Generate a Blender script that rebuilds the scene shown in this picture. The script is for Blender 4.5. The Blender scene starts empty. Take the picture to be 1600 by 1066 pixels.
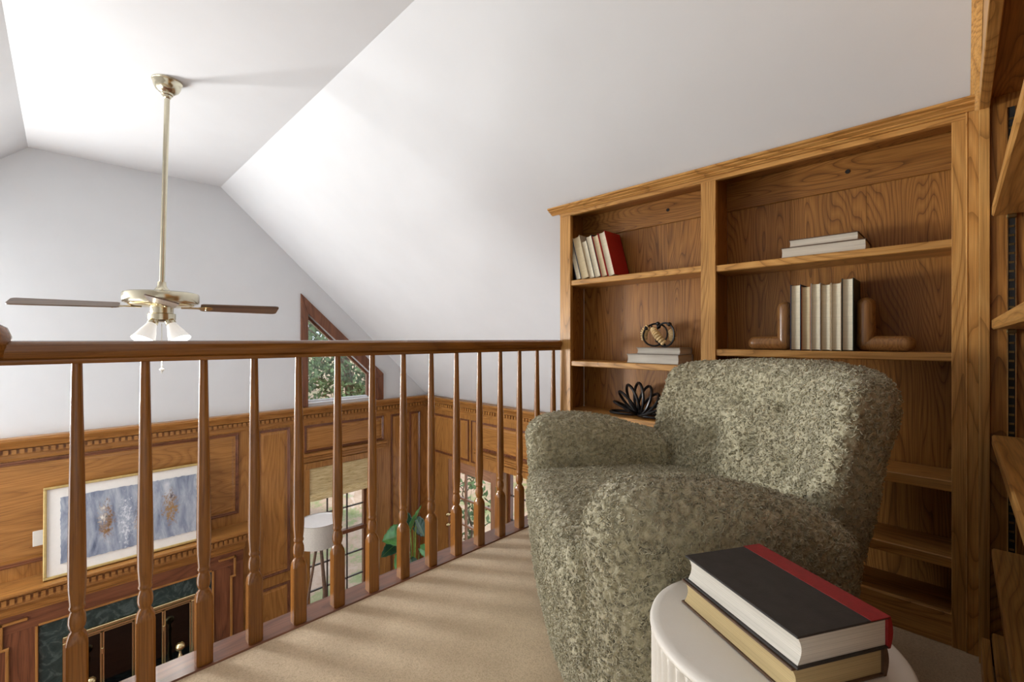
import bpy, bmesh, math, random
import numpy as np
from mathutils import Vector, Matrix
random.seed(7); rng = np.random.default_rng(11)
S = bpy.context.scene
COL = S.collection

# ------------------------------------------------------------------ camera, world, lights, exposure
ALPHA = math.radians(44.9)
cam_d = bpy.data.cameras.new('camera'); cam = bpy.data.objects.new('camera', cam_d); COL.objects.link(cam)
cam.location = (0, 0, 0); cam.rotation_euler = (math.pi/2, 0, ALPHA - math.pi/2)
cam_d.sensor_width = 36; cam_d.lens = 36*700/1600; cam_d.shift_y = -3/1600; cam_d.clip_start = 0.02
S.camera = cam
w = bpy.data.worlds.new('overcast_sky'); S.world = w; w.use_nodes = True
bg = w.node_tree.nodes['Background']; bg.inputs[0].default_value = (0.80, 0.89, 1.0, 1); bg.inputs[1].default_value = 1.9
def area(name, loc, target, sx, sy, power, color=(1, 1, 1)):
    d = bpy.data.lights.new(name, 'AREA'); d.shape = 'RECTANGLE'; d.size = sx; d.size_y = sy; d.energy = power; d.color = color
    o = bpy.data.objects.new(name, d); COL.objects.link(o); o.location = loc
    o.rotation_euler = (Vector(target) - Vector(loc)).to_track_quat('-Z', 'Y').to_euler(); return o
# the great room's other side wall carries its windows; the gable window seen right of the fan has its twin left of it
area('windows_side_wall_offscreen', (-2.59, 3.3, -1.85), (0, 3.3, -1.85), 1.9, 2.6, 58, (1, .985, .97))
area('window_gable_twin_offscreen', (-1.37, 5.13, -0.28), (-1.37, 0, -0.28), 0.80, 0.85, 205, (1, .99, .97))
sun = bpy.data.lights.new('sun_offscreen', 'SUN'); sun.energy = 4.0; sun.angle = 0.05; sun.color = (1, .95, .86)
so = bpy.data.objects.new('sun_offscreen', sun); COL.objects.link(so); so.location = (4, 4, 30); so.rotation_euler = (math.radians(38), math.radians(-28), 0)
S.view_settings.view_transform = 'Standard'; S.view_settings.look = 'None'; S.view_settings.gamma = 1
S.view_settings.use_curve_mapping = False; S.view_settings.exposure = 0.10

# ------------------------------------------------------------------ dimensions (camera height is z = 0)
FL = -0.95          # loft carpet
LOW = -3.55         # great room floor
YF = 5.15           # fireplace wall
XW = 3.52           # wall with the french door
XL = -2.61          # wall opposite
ZC = -0.755         # top of the wood panelling
CE = 1.50           # flat ceiling
XA, XB = -0.19, 1.10
SL = (CE - ZC)/(XW - XB)
def ceil_z(x): return CE if XA <= x <= XB else (CE - SL*(x - XB) if x > XB else CE - SL*(XA - x))
YR = 1.57           # railing line
BX = 1.935          # bookcase face
BK_ = 2.13          # bookcase back

# ------------------------------------------------------------------ materials
MATS = {}
def new_mat(name):
    m = bpy.data.materials.new(name); m.use_nodes = True; MATS[name] = m
    nt = m.node_tree; return m, nt, nt.nodes['Principled BSDF']
def nd(nt, t, **kw):
    n = nt.nodes.new(t)
    for k, v in kw.items():
        if k.startswith('i_'): n.inputs[k[2:].replace('_', ' ')].default_value = v
        else: setattr(n, k, v)
    return n
def ramp(nt, stops):
    r = nt.nodes.new('ShaderNodeValToRGB'); e = r.color_ramp.elements
    while len(e) < len(stops): e.new(0.5)
    for q, (p, c) in zip(e, stops): q.position = p; q.color = (*c, 1)
    return r
def plain(name, col, rough=.5, metal=0, noise=0, nscale=30, bump=0, bscale=200, sheen=0, coat=0, trans=0, emit=None):
    m, nt, b = new_mat(name); L = nt.links.new
    b.inputs['Base Color'].default_value = (*col, 1); b.inputs['Roughness'].default_value = rough; b.inputs['Metallic'].default_value = metal
    if sheen: b.inputs['Sheen Weight'].default_value = sheen
    if coat: b.inputs['Coat Weight'].default_value = coat; b.inputs['Coat Roughness'].default_value = .15
    if emit: b.inputs['Emission Color'].default_value = (*emit[0], 1); b.inputs['Emission Strength'].default_value = emit[1]
    tc = nd(nt, 'ShaderNodeTexCoord')
    n = nd(nt, 'ShaderNodeTexNoise', i_Scale=nscale, i_Detail=4.0); L(tc.outputs['Object'], n.inputs['Vector'])
    k = max(noise, .02)
    r = ramp(nt, [(.3, tuple(c*(1-k) for c in col)), (.7, tuple(min(1, c*(1+k)) for c in col))]); L(n.outputs['Fac'], r.inputs['Fac']); L(r.outputs['Color'], b.inputs['Base Color'])
    if bump:
        n2 = nd(nt, 'ShaderNodeTexNoise', i_Scale=bscale, i_Detail=3.0); L(tc.outputs['Object'], n2.inputs['Vector'])
        bp = nd(nt, 'ShaderNodeBump', i_Strength=bump, i_Distance=.004); L(n2.outputs['Fac'], bp.inputs['Height']); L(bp.outputs['Normal'], b.inputs['Normal'])
    return m
def wood(name, dark, mid, light, axis='z', rough=.33, freq=9.0, contrast=1.0, across=5.5, coat=.25):
    """oak: contour lines of a noise field stretched along the grain give cathedral figure, a finer stretched noise the pores"""
    m, nt, b = new_mat(name); L = nt.links.new
    tc = nd(nt, 'ShaderNodeTexCoord'); oi = nd(nt, 'ShaderNodeObjectInfo')
    mul = nd(nt, 'ShaderNodeMath', operation='MULTIPLY'); mul.inputs[1].default_value = 23.0; L(oi.outputs['Random'], mul.inputs[0])
    add = nd(nt, 'ShaderNodeVectorMath', operation='ADD'); L(tc.outputs['Object'], add.inputs[0]); L(mul.outputs[0], add.inputs[1])
    i = 'xyz'.index(axis)
    def mp(a, c):
        v = [c]*3; v[i] = a; n = nd(nt, 'ShaderNodeVectorMath', operation='MULTIPLY'); n.inputs[1].default_value = v; L(add.outputs[0], n.inputs[0]); return n
    s1 = mp(across*.14, across); n1 = nd(nt, 'ShaderNodeTexNoise', i_Scale=1.0, i_Detail=1.5, i_Roughness=.45, i_Distortion=.25); L(s1.outputs[0], n1.inputs['Vector'])
    m1 = nd(nt, 'ShaderNodeMath', operation='MULTIPLY'); m1.inputs[1].default_value = freq*2.2; L(n1.outputs['Fac'], m1.inputs[0])
    fr = nd(nt, 'ShaderNodeMath', operation='FRACT'); L(m1.outputs[0], fr.inputs[0])
    s2 = mp(6, 260); n2 = nd(nt, 'ShaderNodeTexNoise', i_Scale=1.0, i_Detail=2.0); L(s2.outputs[0], n2.inputs['Vector'])
    s3 = mp(.8, 9); n3 = nd(nt, 'ShaderNodeTexNoise', i_Scale=1.0, i_Detail=3.0); L(s3.outputs[0], n3.inputs['Vector'])
    a = tuple(m_*(1-.62*contrast) + d_*.62*contrast for m_, d_ in zip(mid, dark))
    r1 = ramp(nt, [(0, a), (.18, mid), (.6, light), (1, mid)]); L(fr.outputs[0], r1.inputs['Fac'])
    r2 = ramp(nt, [(.36, dark), (.56, (1, 1, 1))]); L(n2.outputs['Fac'], r2.inputs['Fac'])
    mx = nd(nt, 'ShaderNodeMixRGB', blend_type='MULTIPLY'); mx.inputs[0].default_value = .30; L(r1.outputs[0], mx.inputs[1]); L(r2.outputs[0], mx.inputs[2])
    r3 = ramp(nt, [(.3, (.72, .70, .68)), (.7, (1.12, 1.1, 1.08))]); L(n3.outputs['Fac'], r3.inputs['Fac'])
    mx2 = nd(nt, 'ShaderNodeMixRGB', blend_type='MULTIPLY'); mx2.inputs[0].default_value = .6; L(mx.outputs[0], mx2.inputs[1]); L(r3.outputs[0], mx2.inputs[2])
    L(mx2.outputs[0], b.inputs['Base Color'])
    b.inputs['Specular IOR Level'].default_value = .35; b.inputs['Roughness'].default_value = rough; b.inputs['Coat Weight'].default_value = coat; b.inputs['Coat Roughness'].default_value = .2
    bp = nd(nt, 'ShaderNodeBump', i_Strength=.12, i_Distance=.002); L(n2.outputs['Fac'], bp.inputs['Height']); L(bp.outputs['Normal'], b.inputs['Normal'])
    return m
for ax in 'xyz':
    wood('oak_'+ax, (.13, .05, .010), (.56, .285, .076), (.66, .365, .112), ax, .36, 13, .8, 5.5, .08)
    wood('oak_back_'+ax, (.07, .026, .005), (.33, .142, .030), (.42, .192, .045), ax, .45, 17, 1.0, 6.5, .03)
    wood('panel_'+ax, (.10, .034, .007), (.375, .168, .043), (.45, .212, .058), ax, .32, 9, .45, 4.5, .12)
    wood('rail_'+ax, (.09, .028, .008), (.24, .092, .016), (.29, .115, .021), ax, .24, 4, .35, 5, .3)
    wood('mahogany_'+ax, (.06, .018, .008), (.17, .060, .026), (.22, .082, .036), ax, .3, 5, .7, 5, .4)
for ax in 'yz': wood('door_wood_'+ax, (.12, .05, .025), (.34, .175, .10), (.40, .21, .125), ax, .4, 5, .5)
wood('walnut_blade', (.05, .03, .02), (.16, .10, .065), (.22, .14, .09), 'x', .35, 8)
wood('acacia', (.09, .035, .010), (.27, .125, .038), (.33, .16, .05), 'z', .35, 8, .7, 18, .4)
plain('ceiling_paint', (.69, .71, .73), .85, noise=.012, nscale=3, bump=.06, bscale=260)
plain('wall_paint', (.69, .71, .73), .8, noise=.012, nscale=3, bump=.04, bscale=300)
plain('brass', (.72, .60, .34), .22, 1, noise=.05, nscale=40)
plain('pale_brass', (.62, .575, .44), .20, 1, noise=.04, nscale=30)
plain('dark_brass', (.20, .145, .065), .4, 1, noise=.3, nscale=60)
plain('gold_leaf', (.62, .47, .20), .38, .8, noise=.1, nscale=40)
plain('iron_black', (.012, .012, .013), .28, .3, noise=.3, nscale=80)
plain('soot', (.012, .011, .011), .85, noise=.4, nscale=20)
plain('white_plaster', (.80, .765, .70), .55, noise=.02, nscale=20, bump=.05, bscale=300)
plain('plastic_white', (.78, .76, .70), .4)
plain('mat_board', (.80, .775, .735), .85)
plain('linen', (.47, .44, .39), .9, noise=.14, nscale=180, bump=.3, bscale=420)
plain('shade_lining', (.80, .80, .81), .8)
plain('leg_walnut', (.13, .075, .045), .45, noise=.25, nscale=40)
plain('rattan', (.74, .55, .28), .55, noise=.18, nscale=160, bump=.3, bscale=300)
plain('black_cover', (.030, .026, .024), .62, noise=.25, nscale=50, bump=.1, bscale=500)
plain('red_cloth', (.30, .012, .016), .55, noise=.12, nscale=120, bump=.15, bscale=700)
plain('bright_red', (.42, .012, .012), .5, noise=.08, nscale=60)
plain('dark_green_cover', (.03, .05, .045), .55, noise=.2, nscale=60)
plain('brown_cover', (.10, .055, .03), .6, noise=.2, nscale=60)
plain('tan_cover', (.45, .33, .18), .65, noise=.15, nscale=60)
plain('grey_cover', (.34, .31, .27), .7, noise=.12, nscale=70)
plain('rust_cover', (.38, .13, .05), .6, noise=.12, nscale=60)
plain('cream_cover', (.60, .52, .38), .7, noise=.1, nscale=60)
plain('navy_cover', (.03, .045, .09), .6, noise=.15, nscale=60)
plain('leaf_green', (.09, .30, .07), .28, noise=.35, nscale=14, coat=.3)
plain('leaf_dark', (.018, .075, .035), .3, noise=.35, nscale=14, coat=.3)
plain('stalk', (.22, .33, .06), .5, noise=.2)
plain('pot_clay', (.55, .52, .47), .7, noise=.08)
plain('bark', (.12, .085, .055), .9, noise=.4, nscale=12, bump=.6, bscale=30)
plain('foliage', (.14, .21, .075), .75, noise=.6, nscale=1.6)
plain('foliage_dark', (.075, .12, .05), .8, noise=.6, nscale=1.6)
plain('fence_wood', (.58, .44, .24), .85, noise=.25, nscale=6)
plain('lead_muntin', (.075, .055, .045), .5, noise=.1)
plain('window_vinyl', (.72, .71, .72), .5)
# frosted lamp glass with a lit bulb inside
plain('frosted_glass', (.86, .86, .85), .45, emit=((1, .98, .95), .30))
def glass(name, tint=(1, 1, 1), refl=.06):
    m, nt, b = new_mat(name); L = nt.links.new; nt.nodes.remove(b)
    t = nd(nt, 'ShaderNodeBsdfTransparent'); t.inputs[0].default_value = (*tint, 1); g = nd(nt, 'ShaderNodeBsdfGlossy'); g.inputs['Roughness'].default_value = .03
    mx = nd(nt, 'ShaderNodeMixShader'); mx.inputs[0].default_value = refl; L(t.outputs[0], mx.inputs[1]); L(g.outputs[0], mx.inputs[2])
    L(mx.outputs[0], nt.nodes['Material Output'].inputs['Surface'])
glass('clear_glass', (.96, .98, .98)); glass('smoked_glass', (.10, .10, .10))
def pages(name, col, axis='z', freq=900):
    m, nt, b = new_mat(name); L = nt.links.new; tc = nd(nt, 'ShaderNodeTexCoord')
    v = [6, 6, 6]; v['xyz'.index(axis)] = freq; mm = nd(nt, 'ShaderNodeVectorMath', operation='MULTIPLY'); mm.inputs[1].default_value = v; L(tc.outputs['Object'], mm.inputs[0])
    n = nd(nt, 'ShaderNodeTexNoise', i_Scale=1.0, i_Detail=2.0); L(mm.outputs[0], n.inputs['Vector'])
    r = ramp(nt, [(.3, tuple(c*.80 for c in col)), (.7, tuple(min(1, c*1.08) for c in col))]); L(n.outputs['Fac'], r.inputs['Fac']); L(r.outputs[0], b.inputs['Base Color']); b.inputs['Roughness'].default_value = .85
pages('pages_flat', (.66, .61, .51)); pages('pages_gilt', (.52, .40, .20)); pages('pages_white', (.66, .63, .56)); pages('pages_grey', (.60, .57, .50))
pages('pages_upright', (.72, .66, .50), 'y'); pages('pages_upright_tan', (.62, .52, .33), 'y')
def carpet():
    m, nt, b = new_mat('carpet'); L = nt.links.new; tc = nd(nt, 'ShaderNodeTexCoord')
    n = nd(nt, 'ShaderNodeTexNoise', i_Scale=230.0, i_Detail=3.0, i_Roughness=.7); L(tc.outputs['Object'], n.inputs['Vector'])
    n2 = nd(nt, 'ShaderNodeTexNoise', i_Scale=5.0, i_Detail=4.0); L(tc.outputs['Object'], n2.inputs['Vector'])
    r = ramp(nt, [(.25, (.50, .375, .23)), (.5, (.72, .575, .385)), (.78, (.84, .70, .51))]); L(n.outputs['Fac'], r.inputs['Fac'])
    r2 = ramp(nt, [(.3, (.86, .83, .80)), (.7, (1.06, 1.05, 1.05))]); L(n2.outputs['Fac'], r2.inputs['Fac'])
    mx = nd(nt, 'ShaderNodeMixRGB', blend_type='MULTIPLY'); mx.inputs[0].default_value = 1; L(r.outputs[0], mx.inputs[1]); L(r2.outputs[0], mx.inputs[2]); L(mx.outputs[0], b.inputs['Base Color'])
    b.inputs['Roughness'].default_value = 1; b.inputs['Sheen Weight'].default_value = .3; b.inputs['Specular IOR Level'].default_value = .1
    bp = nd(nt, 'ShaderNodeBump', i_Strength=.6, i_Distance=.004); L(n.outputs['Fac'], bp.inputs['Height']); L(bp.outputs['Normal'], b.inputs['Normal'])
carpet()
def fleece():
    m, nt, b = new_mat('fleece'); L = nt.links.new; tc = nd(nt, 'ShaderNodeTexCoord')
    n = nd(nt, 'ShaderNodeTexNoise', i_Scale=70.0, i_Detail=4.0, i_Roughness=.65); L(tc.outputs['Object'], n.inputs['Vector'])
    n2 = nd(nt, 'ShaderNodeTexNoise', i_Scale=4.0, i_Detail=3.0); L(tc.outputs['Object'], n2.inputs['Vector'])
    r = ramp(nt, [(.25, (.28, .25, .155)), (.5, (.53, .49, .335)), (.75, (.70, .66, .49))]); L(n.outputs['Fac'], r.inputs['Fac'])
    r2 = ramp(nt, [(.3, (.82, .80, .76)), (.7, (1.05, 1.06, 1.06))]); L(n2.outputs['Fac'], r2.inputs['Fac'])
    mx = nd(nt, 'ShaderNodeMixRGB', blend_type='MULTIPLY'); mx.inputs[0].default_value = 1; L(r.outputs[0], mx.inputs[1]); L(r2.outputs[0], mx.inputs[2]); L(mx.outputs[0], b.inputs['Base Color'])
    b.inputs['Roughness'].default_value = 1; b.inputs['Sheen Weight'].default_value = .5; b.inputs['Sheen Roughness'].default_value = .5; b.inputs['Specular IOR Level'].default_value = .1
    n3 = nd(nt, 'ShaderNodeTexNoise', i_Scale=420.0, i_Detail=2.0); L(tc.outputs['Object'], n3.inputs['Vector'])
    bp = nd(nt, 'ShaderNodeBump', i_Strength=.7, i_Distance=.003); L(n3.outputs['Fac'], bp.inputs['Height']); L(bp.outputs['Normal'], b.inputs['Normal'])
fleece()
def marble():
    m, nt, b = new_mat('green_marble'); L = nt.links.new; tc = nd(nt, 'ShaderNodeTexCoord')
    n = nd(nt, 'ShaderNodeTexNoise', i_Scale=9.0, i_Detail=8.0, i_Roughness=.65, i_Distortion=1.6); L(tc.outputs['Object'], n.inputs['Vector'])
    r = ramp(nt, [(.3, (.014, .026, .024)), (.52, (.028, .048, .045)), (.62, (.07, .10, .095)), (.70, (.03, .05, .048))]); L(n.outputs['Fac'], r.inputs['Fac']); L(r.outputs[0], b.inputs['Base Color']); b.inputs['Roughness'].default_value = .18
marble()
def canvas(x0, x1, z0, z1):
    """blue-grey abstract: vertical drips, pale centre, three ochre and black encrusted patches"""
    m, nt, b = new_mat('abstract_canvas'); L = nt.links.new; tc = nd(nt, 'ShaderNodeTexCoord')
    def mul(v):
        n = nd(nt, 'ShaderNodeVectorMath', operation='MULTIPLY'); n.inputs[1].default_value = v; L(tc.outputs['Object'], n.inputs[0]); return n
    a = mul((13, 5, 3.5)); n = nd(nt, 'ShaderNodeTexNoise', i_Scale=1.0, i_Detail=6.0, i_Roughness=.65, i_Distortion=.5); L(a.outputs[0], n.inputs['Vector'])
    r = ramp(nt, [(.28, (.09, .11, .17)), (.45, (.23, .265, .345)), (.6, (.38, .415, .48)), (.75, (.64, .65, .68))]); L(n.outputs['Fac'], r.inputs['Fac'])
    cur = r.outputs[0]
    a2 = mul((38, 8, 26)); n2 = nd(nt, 'ShaderNodeTexNoise', i_Scale=1.0, i_Detail=5.0, i_Roughness=.75); L(a2.outputs[0], n2.inputs['Vector'])
    sp = nd(nt, 'ShaderNodeSeparateXYZ'); L(tc.outputs['Object'], sp.inputs[0])
    for (fx, fz, sx, sz, col, th) in [(.30, .52, .055, .16, (.24, .12, .035), .45), (.28, .58, .04, .11, (.80, .78, .72), .52), (.31, .55, .03, .12, (.03, .025, .025), .57),
                                      (.53, .55, .06, .13, (.05, .055, .08), .54), (.55, .35, .05, .09, (.28, .15, .05), .48), (.56, .62, .05, .09, (.78, .78, .78), .54),
                                      (.78, .50, .06, .15, (.30, .17, .06), .45), (.79, .68, .035, .07, (.06, .07, .11), .55), (.44, .45, .06, .25, (.68, .70, .74), .52)]:
        cxx, czz = x0 + (x1-x0)*fx, z0 + (z1-z0)*fz
        def gauss(out, c, s):
            s1 = nd(nt, 'ShaderNodeMath', operation='SUBTRACT'); L(out, s1.inputs[0]); s1.inputs[1].default_value = c
            s2 = nd(nt, 'ShaderNodeMath', operation='DIVIDE'); L(s1.outputs[0], s2.inputs[0]); s2.inputs[1].default_value = s
            s3 = nd(nt, 'ShaderNodeMath', operation='MULTIPLY'); L(s2.outputs[0], s3.inputs[0]); L(s2.outputs[0], s3.inputs[1]); return s3
        gx, gz = gauss(sp.outputs[0], cxx, sx), gauss(sp.outputs[2], czz, sz)
        ad = nd(nt, 'ShaderNodeMath', operation='ADD'); L(gx.outputs[0], ad.inputs[0]); L(gz.outputs[0], ad.inputs[1])
        k = nd(nt, 'ShaderNodeMath', operation='MULTIPLY_ADD'); L(ad.outputs[0], k.inputs[0]); k.inputs[1].default_value = -.14; L(n2.outputs['Fac'], k.inputs[2])
        mr = nd(nt, 'ShaderNodeMapRange'); L(k.outputs[0], mr.inputs[0]); mr.inputs[1].default_value = th-.08; mr.inputs[2].default_value = th+.07
        mx = nd(nt, 'ShaderNodeMixRGB'); L(mr.outputs[0], mx.inputs[0]); L(cur, mx.inputs[1]); mx.inputs[2].default_value = (*col, 1); cur = mx.outputs[0]
    L(cur, b.inputs['Base Color']); b.inputs['Roughness'].default_value = .6
def lawn():
    m, nt, b = new_mat('leafy_lawn'); L = nt.links.new; tc = nd(nt, 'ShaderNodeTexCoord')
    n = nd(nt, 'ShaderNodeTexNoise', i_Scale=1.3, i_Detail=9.0, i_Roughness=.78); L(tc.outputs['Object'], n.inputs['Vector'])
    r = ramp(nt, [(.36, (.17, .19, .07)), (.46, (.25, .24, .12)), (.50, (.36, .24, .17)), (.68, (.50, .37, .29))]); L(n.outputs['Fac'], r.inputs['Fac']); L(r.outputs[0], b.inputs['Base Color']); b.inputs['Roughness'].default_value = .95
lawn()
def bamboo():
    m, nt, b = new_mat('bamboo_weave'); L = nt.links.new; tc = nd(nt, 'ShaderNodeTexCoord')
    a = nd(nt, 'ShaderNodeVectorMath', operation='MULTIPLY'); a.inputs[1].default_value = (9, 9, 150); L(tc.outputs['Object'], a.inputs[0])
    n = nd(nt, 'ShaderNodeTexNoise', i_Scale=1.0, i_Detail=4.0, i_Roughness=.7); L(a.outputs[0], n.inputs['Vector'])
    r = ramp(nt, [(.32, (.30, .20, .08)), (.42, (.62, .47, .22)), (.7, (.86, .74, .46))]); L(n.outputs['Fac'], r.inputs['Fac']); L(r.outputs[0], b.inputs['Base Color']); b.inputs['Roughness'].default_value = .7
bamboo()

# ------------------------------------------------------------------ mesh helpers
class MB:
    def __init__(s): s.v = []; s.f = []
    def add(s, v, f):
        o = len(s.v); s.v += [tuple(p) for p in v]; s.f += [tuple(i+o for i in q) for q in f]; return s
    def box(s, x0, x1, y0, y1, z0, z1):
        x0, x1 = sorted((x0, x1)); y0, y1 = sorted((y0, y1)); z0, z1 = sorted((z0, z1))
        v = [(x0, y0, z0), (x1, y0, z0), (x1, y1, z0), (x0, y1, z0), (x0, y0, z1), (x1, y0, z1), (x1, y1, z1), (x0, y1, z1)]
        return s.add(v, [(0, 3, 2, 1), (4, 5, 6, 7), (0, 1, 5, 4), (1, 2, 6, 5), (2, 3, 7, 6), (3, 0, 4, 7)])
    def prism(s, poly, axis, a, b):
        """polygon in the plane normal to axis (other two coords in xyz order), extruded from a to b"""
        n = len(poly)
        def P(p, t): q = list(p); q.insert('xyz'.index(axis), t); return tuple(q)
        v = [P(p, a) for p in poly] + [P(p, b) for p in poly]
        f = [tuple(range(n))[::-1], tuple(range(n, 2*n))] + [(i, (i+1) % n, n+(i+1) % n, n+i) for i in range(n)]
        return s.add(v, f)
    def loft(s, rings, cap=True, closed=True):
        n = len(rings[0]); v = [p for r in rings for p in r]; f = []
        for k in range(len(rings)-1):
            for i in range(n if closed else n-1):
                j = (i+1) % n; f.append((k*n+i, k*n+j, (k+1)*n+j, (k+1)*n+i))
        if cap: f += [tuple(range(n))[::-1], tuple(range((len(rings)-1)*n, len(rings)*n))]
        return s.add(v, f)
    def lathe(s, prof, c=(0, 0, 0), n=24, cap=True):
        return s.loft([[(c[0]+r*math.cos(2*math.pi*i/n), c[1]+r*math.sin(2*math.pi*i/n), c[2]+z) for i in range(n)] for r, z in prof], cap)
    def tube(s, pts, r, n=10, closed=False):
        pts = [Vector(p) for p in pts]; m = len(pts); rs = r if isinstance(r, (list, tuple)) else [r]*m
        rings = []; up = None
        for i, p in enumerate(pts):
            if closed: t = pts[(i+1) % m] - pts[i-1]
            else: t = pts[min(i+1, m-1)] - pts[max(i-1, 0)]
            t.normalize()
            if up is None: up = t.orthogonal().normalized()
            up = (up - t*up.dot(t)).normalized(); bb = t.cross(up)
            rings.append([tuple(p + (up*math.cos(2*math.pi*k/n) + bb*math.sin(2*math.pi*k/n))*rs[i]) for k in range(n)])
        if closed:
            # join with the best matching rotation
            a = Vector(rings[0][0]); k = min(range(n), key=lambda q: (Vector(rings[-1][q])-a).length)
            s.loft(rings, cap=False); o = len(s.v) - m*n
            s.f += [(o+(m-1)*n+(i+k) % n, o+(m-1)*n+(i+1+k) % n, o+(i+1) % n, o+i) for i in range(n)]
            return s
        return s.loft(rings)
    def sphere(s, c, r, n=14, m=8, sc=(1, 1, 1)):
        prof = [(r*math.sin(math.pi*k/m), -r*math.cos(math.pi*k/m)) for k in range(m+1)]; prof[0] = (r*.02, -r); prof[-1] = (r*.02, r)
        return s.loft([[(c[0]+sc[0]*q*math.cos(2*math.pi*i/n), c[1]+sc[1]*q*math.sin(2*math.pi*i/n), c[2]+sc[2]*z) for i in range(n)] for q, z in prof])
    def sweep(s, prof, axis, a, b, flip=1):
        """profile points (out, z) swept along axis; for axis x out is -y from YF, for axis y out is -x from XW"""
        if axis == 'x': return s.prism([(YF-o, z) for o, z in prof], 'x', a, b)
        return s.prism([(XW-o, z) for o, z in prof], 'y', a, b)
    def obj(s, name, mat, parent=None, smooth=False, bevel=0, seg=2, local=False, M=None):
        me = bpy.data.meshes.new(name); me.from_pydata(s.v, [], s.f)
        bm = bmesh.new(); bm.from_mesh(me); bmesh.ops.recalc_face_normals(bm, faces=bm.faces)
        if bevel:
            ed = [e for e in bm.edges if len(e.link_faces) == 2 and e.calc_face_angle(0) > .5]
            bmesh.ops.bevel(bm, geom=ed, offset=bevel, segments=seg, affect='EDGES', profile=.5, clamp_overlap=True)
        bm.to_mesh(me); bm.free()
        if smooth: 
            me.polygons.foreach_set('use_smooth', [True]*len(me.polygons))
            try: me.set_sharp_from_angle(angle=math.radians(42))
            except Exception: pass
        return link(name, me, mat, parent, local, M)
def link(name, me, mat, parent=None, local=False, M=None):
    o = bpy.data.objects.new(name, me); COL.objects.link(o)
    if mat: me.materials.append(MATS[mat])
    if parent:
        o.parent = parent
        if not local: o.matrix_parent_inverse = parent.matrix_basis.inverted()
    if M is not None: o.matrix_basis = M
    return o
def tag(o, label=None, cat=None, group=None, kind=None):
    if label: o['label'] = label
    if cat: o['category'] = cat
    if group: o['group'] = group
    if kind: o['kind'] = kind
    return o
def thing(name, label, cat, loc=(0, 0, 0), rz=0, group=None, kind=None):
    o = bpy.data.objects.new(name, None); COL.objects.link(o); o.empty_display_size = .1
    o.matrix_basis = Matrix.Translation(loc) @ Matrix.Rotation(rz, 4, 'Z')
    o.location = loc; o.rotation_euler = (0, 0, rz)
    return tag(o, label, cat, group, kind)
def struct(o, label=None): o['kind'] = 'structure'; o['label'] = label; return o
def B(name, mat, parent, x0, x1, y0, y1, z0, z1, bevel=.0015, seg=1, **k): return MB().box(x0, x1, y0, y1, z0, z1).obj(name, mat, parent, bevel=bevel, seg=seg, **k)

# ------------------------------------------------------------------ the shell
struct(B('floor', 'carpet', None, XL, BX+.005, -.36, 1.537, FL-.02, FL, bevel=0), 'tan cut pile carpet of the loft')
struct(B('floor_lower', 'mahogany_x', None, XL, XW, -.36, YF, LOW-.05, LOW, bevel=0), 'dark wood floor of the room below')
struct(B('trim_1', 'wall_paint', None, XL, XW-.02, -.36, 1.64, FL-.30, FL-.021, bevel=0), 'white edge of the loft floor under the railing')
struct(MB().prism([(XA, CE), (XB, CE), (XB, CE+.06), (XA, CE+.06)], 'y', -.4, YF).obj('ceiling', 'ceiling_paint'), 'flat white ridge strip of the vaulted ceiling')
mm_ = MB().prism([(XB, CE), (XW, ZC), (XW+.1, ZC), (XW+.1, ZC+.06), (XB, CE+.06)], 'y', 1.552, YF)
mm_.prism([(XB, CE), (1.94, CE-SL*(1.94-XB)), (1.94, CE-SL*(1.94-XB)+.06), (XB, CE+.06)], 'y', -.4, 1.552)
struct(mm_.obj('ceiling_right', 'ceiling_paint'), 'white sloped ceiling above the bookcase')
struct(MB().prism([(XA, CE), (XL, ZC), (XL-.1, ZC), (XL-.1, ZC+.06), (XA, CE+.06)], 'y', -.4, YF).obj('ceiling_left', 'ceiling_paint'), 'white sloped ceiling beyond the fan')
struct(B('wall_left', 'wall_paint', None, XL-.1, XL, -.36, YF, LOW, ZC, bevel=0), 'wall opposite the french door')
struct(MB().prism([(XL, LOW), (XW, LOW), (XW, ZC), (XB, CE), (XA, CE), (XL, ZC)], 'y', -.46, -.36).obj('wall_back', 'wall_paint'), 'white wall at the back of the loft')
# wall closing the attic behind the bookcase, seen from the great room side only
struct(MB().prism([(2.145, FL-.3), (XW-.001, FL-.3), (XW-.001, ZC), (2.145, ceil_z(2.145)-.002)], 'y', 1.50, 1.555).obj('wall_end', 'wall_paint'), 'white knee wall beside the bookcase')

struct(MB().box(BK_+.010, BK_+.05, -.36, 1.553, FL-.02, .765).box(1.942, BK_+.05, -.36, -.031, FL-.02, .765).box(1.96, BK_+.05, -.36, 1.553, .735, .765).obj('wall_light_stop', 'wall_paint'), 'unseen backing added behind the bookcase to block light')  # unseen backing and top cover, added to stop sky light leaking through the boards
# fireplace wall: white gable above, panelling below
WX0, WX1, WZS = 1.925, 2.70, -.725        # upper window opening
def hyp(x): return .30 - SL*(x - WX0)      # sloped top of the opening
m = MB()
m.prism([(XL, ZC-.05), (WX0, ZC-.05), (WX0, ceil_z(WX0)), (XB, CE), (XA, CE), (XL, ZC)], 'y', YF, YF+.14)
m.prism([(WX0, hyp(WX0)), (WX1, hyp(WX1)), (WX1, ceil_z(WX1)), (WX0, ceil_z(WX0))], 'y', YF, YF+.14)
m.prism([(WX1, ZC-.05), (XW, ZC-.05), (XW, ZC), (WX1, ceil_z(WX1))], 'y', YF, YF+.14)
m.box(WX0, WX1, YF, YF+.14, ZC-.05, WZS)
wall_far = struct(m.obj('wall_far', 'wall_paint'), 'gable wall, white above and oak panelled below')
LW0, LW1, LZ0, LZ1 = 1.95, 2.665, -3.17, -1.455   # lower window opening
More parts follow.
